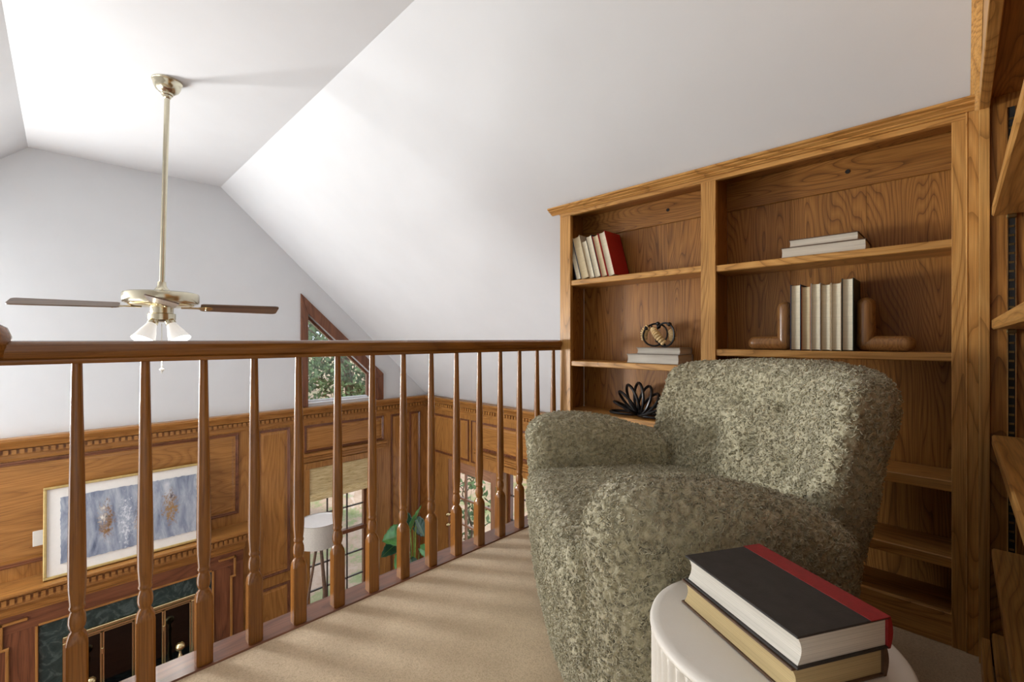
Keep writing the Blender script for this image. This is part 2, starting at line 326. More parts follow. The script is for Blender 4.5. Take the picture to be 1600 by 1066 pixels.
m = MB(); zt = ZC-.05
m.box(XL, LW0, YF, YF+.14, LOW, zt); m.box(LW1, XW, YF, YF+.14, LOW, zt); m.box(LW0, LW1, YF, YF+.14, LZ1, zt); m.box(LW0, LW1, YF, YF+.14, LOW, LZ0)
m.obj('panelling', 'panel_z', wall_far)
RY0, RY1, RZ0, RZ1 = 2.45, 3.63, -3.17, -1.50
DY0, DY1, DTOP = 3.765, 4.68, -1.545     # window in the side wall
m = MB()
m.box(XW, XW+.14, -.36, RY0, LOW, ZC); m.box(XW, XW+.14, RY1, DY0, LOW, ZC); m.box(XW, XW+.14, DY0, DY1, DTOP, ZC); m.box(XW, XW+.14, DY1, YF, LOW, ZC); m.box(XW, XW+.14, RY0, RY1, RZ1, ZC); m.box(XW, XW+.14, RY0, RY1, LOW, RZ0)
wall_right = struct(m.obj('wall_right', 'panel_z'), 'oak panelled wall with the french door')
def pt(axis, along, out, z): return (along, YF-out, z) if axis == 'x' else (XW-out, along, z)
def panel(parent, axis, a0, a1, z0, z1, mat, w=.028):
    """raised panel: a mitred moulding with a stepped profile around a slightly raised field"""
    prof = [(0, .0), (.0, .014), (.35, .016), (.55, .008), (.85, .010), (1, .004)]     # (fraction of w inward, height)
    m = MB(); rings = []
    for t, h in prof:
        q = t*w; rings.append([pt(axis, a0+q, h, z0+q), pt(axis, a1-q, h, z0+q), pt(axis, a1-q, h, z1-q), pt(axis, a0+q, h, z1-q)])
    m.loft(rings, cap=False); mo = None
    p = MB(); q = w; fr = [(0, .004), (.012, .0045), (.03, .010)]
    rings = [[pt(axis, a0+q+e, h, z0+q+e), pt(axis, a1-q-e, h, z0+q+e), pt(axis, a1-q-e, h, z1-q-e), pt(axis, a0+q+e, h, z1-q-e)] for e, h in fr]
    p.loft(rings, cap=False); n = len(p.v); p.f.append((n-4, n-3, n-2, n-1))
    po = p.obj('panel', mat, parent); m.obj('panel_moulding', 'mahogany_z' if a1-a0 < z1-z0 else 'mahogany_x', po); return po
def crown(name, axis, a, b, lab):
    prof = [(0, -.935), (.010, -.935), (.014, -.918), (.014, -.892), (.026, -.884), (.026, -.845), (.050, -.838), (.056, -.82), (.070, -.80), (.086, -.786), (.092, -.775), (.092, -.756), (0, -.756)]
    o = MB().sweep(prof, axis, a, b).obj(name, 'panel_'+axis); struct(o, lab)
    d = MB(); n = int(abs(b-a)/.042); s = (b-a)/n
    for i in range(n):
        c = a+(i+.5)*s; p0, p1 = pt(axis, c-.013, .026, -.882), pt(axis, c+.013, .046, -.846); d.box(p0[0], p1[0], p0[1], p1[1], p0[2], p1[2])
    d.obj('dentil_row', 'panel_'+axis, o)['kind'] = 'stuff'
crown('trim_2', 'x', XL+.01, XW-.01, 'oak crown moulding with dentils along the gable wall')
crown('trim_3', 'y', 1.57, YF-.095, 'oak crown moulding with dentils above the french door')
panel(wall_far, 'x', -.40, 1.255, -1.755, -.945, 'panel_x', .03)
for a0, a1, z0, z1 in [(1.425, 1.745, -2.51, -.955), (1.425, 1.745, -3.42, -2.62), (2.965, 3.16, -3.42, -.965), (3.24, 3.405, -3.42, -.965), (-.87, -.55, -2.51, -.955)]: panel(wall_far, 'x', a0, a1, z0, z1, 'panel_z')
panel(wall_far, 'x', 1.895, 2.865, -1.27, -.965, 'panel_x')
panel(wall_right, 'y', 4.25, 4.44, -1.50, -.99, 'panel_z', .022); panel(wall_right, 'y', 4.10, 4.20, -1.50, -.99, 'panel_z', .016)
panel(wall_right, 'y', 4.52, 5.02, -1.50, -.99, 'panel_z')
panel(wall_right, 'y', 2.50, 4.05, -1.32, -.99, 'panel_y'); panel(wall_right, 'y', 1.65, 2.40, -3.42, -.99, 'panel_z')
LEDGE = [(0, 0), (.03, 0), (.03, .02), (.045, .035), (.045, .05), (.07, .07), (.07, .095), (0, .095)]

# ------------------------------------------------------------------ windows
def casing(parent, axis, a0, a1, z0, z1, w, d, mat):
    for n, (p, q, r, s_) in {'head': (a0-w, a1+w, z1, z1+w), 'jamb_a': (a0-w, a0, z0, z1), 'jamb_b': (a1, a1+w, z0, z1)}.items():
        p0, p1 = pt(axis, p, 0, r), pt(axis, q, d, s_); MB().box(p0[0], p1[0], p0[1], p1[1], p0[2], p1[2]).obj('casing', mat, parent, bevel=.006, seg=2)
def bxp(parent, name, axis, mat, a0, a1, o0, o1, z0, z1, bevel=.0015):
    p0, p1 = pt(axis, a0, o0, z0), pt(axis, a1, o1, z1); return MB().box(p0[0], p1[0], p0[1], p1[1], p0[2], p1[2]).obj(name, mat, parent, bevel=bevel, seg=1)
def sash_window(name, label, axis, a0, a1, z0, z1, cols, rows):
    t = thing(name, label, None, pt(axis, (a0+a1)/2, 0, z0), kind='structure')
    casing(t, axis, a0, a1, z0, z1, .07, .022, 'panel_z')
    for q in ((a0, a0+.035, z0, z1), (a1-.035, a1, z0, z1), (a0, a1, z0, z0+.04), (a0, a1, z1-.03, z1)): bxp(t, 'sash_frame', axis, 'mahogany_z', q[0], q[1], -.11, -.06, q[2], q[3])
    zm = (z0+z1)/2; bxp(t, 'meeting_rail', axis, 'mahogany_x', a0, a1, -.11, -.05, zm-.022, zm+.022)
    for k in range(1, cols): c = a0+(a1-a0)*k/cols; bxp(t, 'muntin', axis, 'lead_muntin', c-.007, c+.007, -.095, -.075, z0, z1, 0)
    for k in range(1, rows):
        c = z0+(z1-z0)*k/rows
        if abs(c-zm) > .03: bxp(t, 'muntin', axis, 'lead_muntin', a0, a1, -.095, -.075, c-.007, c+.007, 0)
    for k in range(cols):
        for r in range(rows):
            p, q = a0+(a1-a0)*k/cols+.007, a0+(a1-a0)*(k+1)/cols-.007; u, v = z0+(z1-z0)*r/rows+.007, z0+(z1-z0)*(r+1)/rows-.007
            bxp(t, 'pane', axis, 'clear_glass', p, q, -.088, -.084, u, v, 0)
    bxp(t, 'window_sill', axis, 'panel_'+axis, a0-.09, a1+.09, -.06, .05, z0-.03, z0, .004)
    MB().sweep([(o, z+z1+.085) for o, z in LEDGE], axis, a0-.10, a1+.21 if axis == 'x' else a1+.47).obj('head_ledge', 'panel_'+axis, t)
    return t
sash_window('window_1', 'tall divided window behind the tripod lamp', 'x', LW0, LW1, LZ0, LZ1, 3, 6)
sash_window('window_2', 'divided window beside the french door', 'y', RY0, RY1, RZ0, RZ1, 4, 6)
t = thing('window_3', 'trapezoid gable window with stained wood casing', None, (WX0, YF, WZS), kind='structure')
O = [(1.855, WZS-.03), (1.855, .505), (2.855, -.432), (2.855, WZS-.03)]
cw = .078; I = [(WX0+.008, WZS-.03), (WX0+.008, hyp(WX0)-.03), (WX1+.06, hyp(WX1)-.03-SL*.06+.055), (WX1+.06, WZS-.03)]
I = [(1.933, WZS-.03), (1.933, .285), (2.775, .285-SL*(2.775-1.933)), (2.775, WZS-.03)]
for k in range(3):
    MB().prism([O[k], O[k+1], I[k+1], I[k]], 'y', YF-.024, YF-.0005).obj('casing', 'mahogany_z', t, bevel=.004)
# reveal strips inside the opening and a thin sash
J = [(1.938, WZS), (1.938, hyp(1.938)-.006), (WX1-.004, hyp(WX1-.004)-.006), (WX1-.004, WZS)]
K = [(1.955, WZS+.03), (1.955, hyp(1.955)-.045), (WX1-.03, hyp(WX1-.03)-.045), (WX1-.03, WZS+.03)]
for k in range(4): MB().prism([J[k], J[(k+1) % 4], K[(k+1) % 4], K[k]], 'y', YF+.06, YF+.10).obj('sash_frame', 'window_vinyl' if k == 3 else 'mahogany_z', t)
MB().prism(K, 'y', YF+.078, YF+.082).obj('pane', 'clear_glass', t)
B('window_sill', 'window_vinyl', t, WX0, WX1, YF-.01, YF+.14, WZS, WZS+.008, 0)
for k in range(1, 3): MB().prism([I[k], I[k+1], (I[k+1][0]-.075 if k == 2 else WX1-.004, I[k+1][1] if k == 2 else hyp(WX1)), J[k]] if False else [I[k], I[k+1], J[k+1], J[k]], 'y', YF-.004, YF+.0).obj('jamb_liner', 'mahogany_z', t)

# bamboo blind in the lower window
bl = thing('bamboo_blind', 'woven bamboo roman blind half lowered in the window', 'blind', (2.3, YF, -1.83))
m = MB(); rr = random.Random(3); nsl = 34
m.box(LW0+.004, LW1-.004, YF-.002, YF+.006, -1.80, -1.46); m.obj('weave', 'bamboo_weave', bl)
for k in range(5):
    z = -1.80-.008*k+.02; B('fold', 'bamboo_weave', bl, LW0+.003, LW1-.003, YF-.012-.004*k, YF+.004, z-.012, z+.03-.002*k, .003)
for k in range(26):
    z = -1.47-.0128*k; B('slat', 'bamboo_weave', bl, LW0+.004, LW1-.004, YF-.006-rr.random()*.003, YF-.001, z-.0052, z+.0052, 0)

# french door
t = thing('door_1', 'french door with divided panes and brass knobs', None, (3.53, 4.2, LOW), kind='structure')
D0, D1, DX0, DX1, DT = DY0+.003, DY1-.003, XW+.005, XW+.05, DTOP-.003
def db(n, mat, y0, y1, z0, z1, o=0, bevel=.003): return MB().box(DX0+o, DX1-o, y0, y1, z0, z1).obj(n, mat, t, bevel=bevel, seg=1)
db('stile', 'door_wood_z', D0, D0+.10, LOW+.01, DT); db('stile', 'door_wood_z', D1-.10, D1, LOW+.01, DT)
db('rail', 'door_wood_y', D0+.10, D1-.10, DT-.13, DT); db('rail', 'door_wood_y', D0+.10, D1-.10, LOW+.01, LOW+.26)
g0, g1, h0, h1 = D0+.10, D1-.10, LOW+.26, DT-.13
for k in range(1, 3): c = g0+(g1-g0)*k/3; db('muntin', 'door_wood_z', c-.012, c+.012, h0, h1, .006)
for k in range(1, 5): c = h0+(h1-h0)*k/5; db('muntin', 'door_wood_y', g0, g1, c-.012, c+.012, .007)
for k in range(3):
    for r in range(5): db('pane', 'clear_glass', g0+(g1-g0)*k/3+.012, g0+(g1-g0)*(k+1)/3-.012, h0+(h1-h0)*r/5+.012, h0+(h1-h0)*(r+1)/5-.012, .020, 0)
for z in (-2.24, -2.37):
    m = MB(); m.tube([(DX0, D1-.06, z), (DX0-.035, D1-.06, z)], .009); m.sphere((DX0-.055, D1-.06, z), .027); m.tube([(DX0, D1-.06, z), (DX0-.006, D1-.06, z)], .028, 16); m.obj('knob', 'brass', t, smooth=True)
for z in (-1.75, -3.3): B('hinge', 'brass', t, DX0-.006, DX0+.01, D0-.008, D0+.01, z-.05, z+.05)

# ------------------------------------------------------------------ fireplace
fp = thing('fireplace', 'oak mantelpiece with dentils, green marble surround and brass glass doors', 'fireplace', (.44, YF, LOW))
FC = .435; mx0, mx1 = FC-.865, FC+.865
MB().sweep([(0, -1.895), (.25, -1.895), (.275, -1.885), (.285, -1.87), (.285, -1.858), (0, -1.858)], 'x', mx0-.02, mx1+.02).obj('mantel_shelf', 'panel_x', fp)
B('dentil_board', 'panel_x', fp, mx0+.02, mx1-.02, YF-.225, YF, -1.96, -1.895)
m = MB(); n = 42
for i in range(n):
    c = mx0+.03+(mx1-mx0-.06)*(i+.5)/n; m.box(c-.0125, c+.0125, YF-.242, YF-.225, -1.95, -1.905)
m.obj('dentil_row', 'panel_x', fp)['kind'] = 'stuff'
MB().sweep([(0, -2.075), (.135, -2.075), (.14, -2.06), (.155, -2.05), (.16, -2.02), (.185, -1.99), (.215, -1.975), (.215, -1.96), (0, -1.96)], 'x', mx0+.025, mx1-.025).obj('bed_moulding', 'panel_x', fp)
mb0, mb1, bt = FC-.565, FC+.565, -2.205
B('frieze', 'mahogany_x', fp, mx0+.035, mx1-.035, YF-.13, YF, bt, -2.075)
for sx in (-1, 1):
    e0, e1 = FC+sx*.565, FC+sx*.83
    B('pilaster', 'mahogany_z', fp, min(e0, e1), max(e0, e1), YF-.13, YF, LOW, bt)
    # eared moulding on the pilaster: down the ear, a step in, then down
    y0, y1 = YF-.148, YF-.129
    a, c = FC+sx*.765, FC+sx*.735
    B('ear_moulding', 'panel_z', fp, min(a, a-sx*.02), max(a, a-sx*.02), y0, y1, -2.30, -2.115, .004)
    B('ear_moulding', 'panel_x', fp, min(a, c-sx*.02), max(a, c-sx*.02), y0, y1, -2.32, -2.30, .004)
    B('ear_moulding', 'panel_z', fp, min(c, c-sx*.02), max(c, c-sx*.02), y0, y1, LOW, -2.32, .004)
    B('ear_moulding', 'panel_x', fp, min(a, FC+sx*.62), max(a, FC+sx*.62), y0, y1, -2.135, -2.115, .004)
    q0, q1 = FC+sx*.565, FC+sx*.435
    B('marble_slab', 'green_marble', fp, min(q0, q1), max(q0, q1), YF-.125, YF-.02, -3.09, bt-.155, .002)
    B('marble_trim', 'panel_z', fp, FC+sx*.575-.008, FC+sx*.575+.008, YF-.142, YF-.12, -3.09, bt, .003)
B('marble_slab', 'green_marble', fp, mb0, mb1, YF-.125, YF-.02, bt-.155, bt, .002)
B('marble_trim', 'panel_x', fp, mb0, mb1, YF-.142, YF-.12, bt-.004, bt+.012, .003)
B('hearth', 'green_marble', fp, mx0-.02, mx1+.02, 4.55, YF-.131, -3.14, -3.09, .004); B('hearth_base', 'mahogany_x', fp, mx0, mx1, 4.57, YF-.131, LOW, -3.14)
m = MB(); m.box(FC-.434, FC+.434, YF-.02, YF-.012, -3.09, bt-.155); m.obj('firebox', 'soot', fp)
f0, f1, ft, fy = FC-.435, FC+.435, bt-.155, YF-.135
for q in ((f0, f1, ft-.05, ft), (f0, f0+.03, -3.09, ft-.05), (f1-.03, f1, -3.09, ft-.05), (f0, f1, -3.09, -3.06)): B('brass_frame', 'brass', fp, q[0], q[1], fy-.012, fy+.03, q[2], q[3], .004)
B('brass_frame', 'dark_brass', fp, f0+.01, f1-.01, fy-.018, fy-.01, ft-.030, ft-.018, .002)
for k in range(4):
    a, b = f0+.03+(f1-f0-.06)*k/4, f0+.03+(f1-f0-.06)*(k+1)/4
    d = B('glass_door', 'smoked_glass', fp, a+.012, b-.012, fy+.006, fy+.010, -3.05, ft-.062, 0)
    for q in ((a+.002, a+.014, -3.058, ft-.054), (b-.014, b-.002, -3.058, ft-.054), (a+.002, b-.002, ft-.066, ft-.054), (a+.002, b-.002, -3.058, -3.046)): B('door_frame', 'brass', d, q[0], q[1], fy-.004, fy+.016, q[2], q[3], .002)
    if k in (1, 3):
        B('hinge', 'brass', d, a-.008, a+.008, fy-.014, fy-.002, ft-.24, ft-.19, .003)
for sx in (-1, 1):
    x = FC+sx*.282; t = thing('andiron', 'brass ball andiron before the fire door nearer the '+('switch plate' if sx < 0 else 'floor lamp'), 'andiron', (x, 4.76, -3.09), group='brass andirons before the fire doors')
    MB().sphere((x, 4.76, -2.655), .036, 20, 12).obj('ball', 'brass', t, smooth=True)
    MB().lathe([(.05, -3.09), (.05, -3.07), (.03, -3.06), (.016, -3.03), (.014, -2.95), (.022, -2.93), (.013, -2.90), (.011, -2.78), (.02, -2.74), (.010, -2.72), (.009, -2.68)], (x, 4.76, 0), 16).obj('post', 'brass', t, smooth=True)
    MB().box(x-.01, x+.01, 4.78, 4.97, -3.03, -3.01).obj('log_bar', 'iron_black', t)

# ------------------------------------------------------------------ painting leaning on the mantel
PX0, PX1, PZ0, PZ1 = -.106, .978, -1.857, -1.163
pa = thing('painting', 'abstract blue and grey painting in a gold frame leaning on the mantel', 'painting', (.436, 5.0, PZ0))
lean = Matrix.Translation((0, 4.955, PZ0+.0045)) @ Matrix.Rotation(-.20, 4, 'X') @ Matrix.Translation((0, 0, -PZ0))
fw = .020
for q in ((PX0, PX1, PZ0, PZ0+fw), (PX0, PX1, PZ1-fw, PZ1), (PX0, PX0+fw, PZ0+fw, PZ1-fw), (PX1-fw, PX1, PZ0+fw, PZ1-fw)):
    o = MB().box(q[0], q[1], -.016, .022, q[2], q[3]).obj('frame', 'gold_leaf', pa, bevel=.004); o.matrix_basis = lean
o = MB().box(PX0+fw, PX1-fw, -.002, .012, PZ0+fw, PZ1-fw).obj('mat', 'mat_board', pa); o.matrix_basis = lean
cx0, cx1, cz0, cz1 = PX0+.095, PX1-.095, PZ0+.095, PZ1-.095
canvas(cx0, cx1, cz0, cz1)
m = MB(); nn = 60; top = []; rr = random.Random(5)
j = lambda: (rr.random()-.5)*.006
poly = [(cx0+(cx1-cx0)*i/nn, cz0+j()) for i in range(nn)] + [(cx1+j(), cz0+(cz1-cz0)*i/30) for i in range(30)] + [(cx1-(cx1-cx0)*i/nn, cz1+j()) for i in range(nn)] + [(cx0+j(), cz1-(cz1-cz0)*i/30) for i in range(30)]
m.prism(poly, 'y', -.010, -.0021); o = m.obj('canvas', 'abstract_canvas', pa); o.matrix_basis = lean
o = B('switch_plate', 'plastic_white', None, -.165, -.105, YF-.012, YF-.0045, -1.63, -1.51, .002); tag(o, 'cream switch plate on the panelling beside the painting', 'switch plate')

# ------------------------------------------------------------------ railing
rl = thing('railing', 'turned wooden balustrade with a round handrail along the loft edge', 'railing', (.95, YR, FL))
prof = [(-.019, -.057), (.019, -.057), (.022, -.050), (.022, -.046), (.018, -.043), (.027, -.034), (.0305, -.022), (.029, -.010), (.020, -.0025), (0, 0), (-.020, -.0025), (-.029, -.010), (-.0305, -.022), (-.027, -.034), (-.018, -.043), (-.022, -.046), (-.022, -.050)]
MB().prism([(YR+a, b-.004) for a, b in prof], 'x', -.17, BX-.0005).obj('handrail', 'rail_x', rl, smooth=True)
B('shoe_board', 'mahogany_x', rl, -.30, BX-.001, 1.537, 1.645, FL-.02, FL+.004, .004)
def sqring(h, z, n=24, rnd=0.0):
    out = []
    for i in range(n):
        a = 2*math.pi*(i+.5)/n; c, s_ = math.cos(a), math.sin(a); k = h/max(abs(c), abs(s_)); r = k*(1-rnd)+h*rnd; out.append((r*c, r*s_, z))
    return out
b0 = FL+.004
def baluster_mesh():
    m = MB(); z0 = b0
    rings = [sqring(.0205, z0), sqring(.0205, z0+.185), sqring(.0205, z0+.186), sqring(.0195, z0+.198, rnd=.35), sqring(.0165, z0+.208, rnd=1)]
    for r, z in [(.0130, .213), (.0130, .217), (.0162, .224), (.0178, .236), (.0168, .250), (.0135, .262), (.0130, .266), (.0158, .270), (.0160, .275), (.0142, .279), (.0150, .285), (.0176, .32), (.0180, .36), (.0172, .45), (.0150, .60), (.0125, .74), (.0105, .87), (.0100, .892)]: rings.append(sqring(r, z0+z, rnd=1))
    m.loft(rings); return m
first = None
for i in range(-3, 12):
    x = .4265+.1335*i
    if first is None:
        first = baluster_mesh().obj('baluster', 'rail_z', rl, smooth=True); first.matrix_basis = Matrix.Translation((x, YR, 0))
    else:
        c = first.copy(); COL.objects.link(c); c.parent = rl; c.matrix_parent_inverse = first.matrix_parent_inverse.copy(); c.matrix_basis = Matrix.Translation((x, YR, 0))
m = MB(); nx = -.152
m.loft([[(nx+p[0], YR+p[1], p[2]) for p in sqring(.045, FL)], [(nx+p[0], YR+p[1], p[2]) for p in sqring(.045, FL+.30)], [(nx+p[0], YR+p[1], p[2]) for p in sqring(.034, FL+.33, rnd=1)]] + [[(nx+p[0], YR+p[1], p[2]) for p in sqring(r, FL+z, rnd=1)] for r, z in [(.040, .36), (.042, .40), (.034, .44), (.036, .46), (.041, .55), (.036, .72), (.034, .80), (.040, .82), (.045, .84), (.045, .90)]])
m.obj('newel_post', 'rail_z', rl, smooth=True)
MB().lathe([(.046, -.05), (.062, -.042), (.068, -.02), (.069, .005), (.062, .026), (.045, .038), (.02, .044), (.002, .045)], (nx, YR, 0), 28).obj('newel_cap', 'rail_x', rl, smooth=True)

# ------------------------------------------------------------------ built-in bookcases
bc = thing('bookcase', 'two bay oak bookcase with moulded cornice under the sloped ceiling', 'bookcase', (2.03, .75, FL))
BK = 2.13; YL = 1.555
def bk(n, mat, x0, x1, y0, y1, z0, z1, bevel=.0015, par=None): return B(n, mat, par or bc, x0, x1, y0, y1, z0, z1, bevel)
bk('stile', 'oak_z', BX, BX+.022, 1.484, YL, FL, .668); bk('stile', 'oak_z', BX, BX+.022, .722, .784, FL+.10, .668); bk('stile', 'oak_z', BX, BX+.022, -.018, .015, FL, .668)
bk('corner_board', 'oak_z', BX-.004, BX+.022, -.044, -.019, FL, .718); bk('corner_bead', 'oak_z', BX-.006, BX, -.021, -.016, FL, .69, .002)
bk('header', 'oak_y', BX, BX+.022, -.018, YL, .668, .718)
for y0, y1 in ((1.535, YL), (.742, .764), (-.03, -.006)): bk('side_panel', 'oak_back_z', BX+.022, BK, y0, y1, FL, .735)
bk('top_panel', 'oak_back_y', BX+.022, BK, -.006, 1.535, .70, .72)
bays = ((.764, 1.535), (-.006, .742))
for (y0, y1) in bays:
    n = 3; 
    for k in range(n):
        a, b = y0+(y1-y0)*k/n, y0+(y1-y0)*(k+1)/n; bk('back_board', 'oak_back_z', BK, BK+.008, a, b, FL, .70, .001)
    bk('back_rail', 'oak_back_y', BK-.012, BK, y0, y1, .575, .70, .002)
    bk('plinth', 'oak_y', BX+.004, BX+.022, y0-.01, y1+.02, FL, -.85, .002); bk('shelf', 'oak_back_y', BX+.022, BK, y0, y1, -.88, -.85)
for y in (1.02, .30): MB().tube([(BK-.014, y, .64), (BK-.0115, y, .64)], .008, 12).obj('screw_hole', 'soot', bc)
def shelf(y0, y1, z, t=.028): return bk('shelf', 'oak_y', BX+.006, BK-.001, y0, y1, z-t, z, .003)
for z in (.317, -.117, -.385, -.66): shelf(.784 if False else .766, 1.533, z)
for z in (.310, -.043, -.440, -.677): shelf(-.004, .74, z, .027 if z > -.1 else .034)
# cornice: stepped profile, with a return at the left end
CP = [(0, .686), (.010, .686), (.014, .690), (.021, .692), (.021, .696), (.032, .699), (.038, .702), (.038, .706), (.047, .708), (.050, .711), (.050, .717), (0, .717)]
zc = lambda o, z: min(z, ceil_z(BX-o)-.001)
MB().prism([(BX-o, zc(o, z)) for o, z in CP], 'y', -.043, YL+.05).obj('cornice', 'oak_y', bc)
MB().prism([(YL+o, z) for o, z in CP], 'x', BX, BX+.04).obj('cornice_return', 'oak_x', bc)

br = thing('bookcase', 'deep oak bookcase at right angles to the chair, brass shelf standards inside', 'bookcase', (1.2, -.2, FL))
RX0, RX1, RF, RB = .50, 1.905, -.042, -.36
def bb(n, mat, x0, x1, y0, y1, z0, z1, bevel=.0015): return B(n, mat, br, x0, x1, y0, y1, z0, z1, bevel)
bb('stile', 'oak_z', 1.895, BX-.004, RF-.023, RF-.001, FL, .672); bb('stile', 'oak_z', .45, .52, RF-.023, RF-.001, FL, .672)
bb('header', 'oak_x', .45, BX-.004, RF-.023, RF-.001, .672, .745)
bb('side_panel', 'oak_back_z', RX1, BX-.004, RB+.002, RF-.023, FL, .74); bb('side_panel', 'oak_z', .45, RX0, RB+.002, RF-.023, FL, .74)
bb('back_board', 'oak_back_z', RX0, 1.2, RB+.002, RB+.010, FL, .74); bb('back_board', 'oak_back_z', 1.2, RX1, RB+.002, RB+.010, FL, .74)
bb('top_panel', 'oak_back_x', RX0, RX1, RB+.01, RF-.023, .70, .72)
bb('plinth', 'oak_x', .52, 1.895, RF-.023, RF-.004, FL, -.87)
for z in (.385, .058, -.277, -.605, -.85): bb('shelf', 'oak_x', RX0+.002, RX1-.002, RB+.012, RF-.026, z-.03, z, .004)
for yy in (-.107, -.30):
    s_ = bb('shelf_standard', 'soot', RX1-.004, RX1, yy-.009, yy+.009, -.85, .66, 0)
    bb_e = [B('standard_edge', 'brass', s_, RX1-.006, RX1, yy+o-.0012, yy+o+.0012, -.85, .66, 0) for o in (-.008, .008)]
    m = MB()
    for k in range(58): z = -.83+k*.0255; m.box(RX1-.0052, RX1-.003, yy-.005, yy+.005, z, z+.006)
    mm = m.obj('slot_row', 'dark_brass', s_); mm['kind'] = 'stuff'
    for z in (.355, .028): B('shelf_clip', 'dark_brass', s_, RX1-.016, RX1-.004, yy-.010, yy+.010, z-.012, z-.001, .002)
# board filling up to the sloped ceiling, with a raking moulding
MB().prism([(.45, .745), (BX-.004, .745), (BX-.05, ceil_z(BX-.05)-.002), (XB, CE-.002), (.45, CE-.002)], 'y', RF-.023, RF-.004).obj('gable_board', 'oak_x', br)
dirv = Vector((XB-(BX-.045), 0, CE-ceil_z(BX-.045))).normalized(); nrm = Vector((-dirv.z, 0, dirv.x)); nrm = nrm if nrm.z < 0 else -nrm
st = Vector((BX+.012, 0, ceil_z(BX-.03)-.042*SL)); en = Vector((XB, 0, CE))
RP = [(0, 0), (.020, 0), (.020, .008), (.016, .014), (.016, .022), (.011, .028), (.011, .040), (.005, .048), (0, .054)]
m = MB(); rings = []
for p in (st, en): rings.append([tuple(p + nrm*d + Vector((0, RF-.003+o, 0)) + nrm*.001) for d, o in [(b_, a_) for a_, b_ in RP]])
m.loft(rings); m.obj('raking_moulding', 'oak_x', br)

# ------------------------------------------------------------------ books
def book(label, W, H, T, cover, page, M, group=None, spine=None, cov_w=None):
    """closed hardback: local x = spine(0) to fore-edge(W), y = along the spine, z = thickness, resting on z=0"""
    t = bpy.data.objects.new('book', None); COL.objects.link(t); t.empty_display_size = .05; tag(t, label, 'book', group); t.matrix_basis = M
    c = .0028; o = .0035
    MB().box(0, W, 0, H, 0, c).obj('cover_board', cover, t, bevel=.0008, seg=1, local=True); MB().box(0, W, 0, H, T-c, T).obj('cover_board', cover, t, bevel=.0008, seg=1, local=True)
    k = 7; sp = [(-.004*math.sin(math.pi*i/k)-.001, T*i/k) for i in range(k+1)]; ins = [(x+.003, z) for x, z in sp]
    MB().prism([(x, z) for x, z in sp+ins[::-1]], 'y', 0, H).obj('spine', spine or cover, t, local=True) if False else None
    m = MB(); poly = sp + [(.003, T), (.003, 0)]
    m.add([(x, 0, z) for x, z in poly]+[(x, H, z) for x, z in poly], [tuple(range(len(poly)))[::-1], tuple(range(len(poly), 2*len(poly)))] + [(i, (i+1) % len(poly), len(poly)+(i+1) % len(poly), len(poly)+i) for i in range(len(poly))])
    m.obj('spine', spine or cover, t, local=True)
    fe = [(W-o-.006*math.sin(math.pi*i/k)*min(1, T/.03), c+(T-2*c)*i/k) for i in range(k+1)]; poly = [(.003, T-c), (.003, c)] + fe
    m = MB(); n = len(poly); m.add([(x, o, z) for x, z in poly]+[(x, H-o, z) for x, z in poly], [tuple(range(n))[::-1], tuple(range(n, 2*n))] + [(i, (i+1) % n, n+(i+1) % n, n+i) for i in range(n)])
    m.obj('page_block', page, t, local=True); return t
def frame(org, xd, yd, zd):
    return Matrix(((xd[0], yd[0], zd[0], org[0]), (xd[1], yd[1], zd[1], org[1]), (xd[2], yd[2], zd[2], org[2]), (0, 0, 0, 1)))
# upright books leaning on the top left shelf: spines inwards, fore-edges to the room
LEANERS = [(.032, .232, 'navy_cover', 'pages_upright', 'slim pale book with a dark cover, outermost against the bookcase side'),
           (.046, .240, 'cream_cover', 'pages_upright_tan', 'thick tan paged book leaning second from the bookcase side'),
           (.034, .212, 'tan_cover', 'pages_upright', 'shortest book in the leaning row, cream pages'),
           (.038, .232, 'black_cover', 'pages_upright', 'cream paged book in black boards, fourth in the leaning row'),
           (.036, .230, 'bright_red', 'pages_upright_tan', 'tan paged book with thin red edges, fifth in the leaning row'),
           (.040, .240, 'bright_red', 'pages_upright', 'leaning book with cream pages and a bright red cover facing the bay')]
th = math.radians(15.0); yb = 1.462
for i, (T, Hh, cov, pg, lab) in enumerate(LEANERS):
    up = (0, math.sin(th), math.cos(th)); zz = (0, -math.cos(th), math.sin(th)); xx = (-1, 0, 0)
    Wd = .148
    xs = BX+.024+Wd + .003*(i % 3)
    book(lab, Wd, Hh, T, cov, pg, frame((xs, yb, .3175), xx, up, zz), 'leaning books on the top shelf', 'black_cover'); yb -= T/math.cos(th)+.0008
# stacked flat books
def flat(label, cx, cy, z, rot, W, H, T, cover, page, group):
    M = Matrix.Translation((cx, cy, z)) @ Matrix.Rotation(rot+math.pi, 4, 'Z') @ Matrix.Translation((-W/2, -H/2, 0)); return book(label, W, H, T, cover, page, M, group)

flat('larger grey cloth book under another on the upper right shelf', BX+.105, .358, .3105, .02, .155, .262, .040, 'brown_cover', 'pages_flat', 'stacked books on the shelves')
flat('smaller book on top of the stack on the upper right shelf', BX+.112, .356, .351, -.01, .140, .216, .030, 'brown_cover', 'pages_flat', 'stacked books on the shelves')
flat('larger book at the bottom of the stack beneath the knot ornament', BX+.107, 1.028, -.1165, .0, .158, .264, .044, 'grey_cover', 'pages_grey', 'stacked books on the shelves')
flat('smaller book directly beneath the knot ornament', BX+.118, 1.010, -.072, .02, .135, .218, .031, 'grey_cover', 'pages_grey', 'stacked books on the shelves')
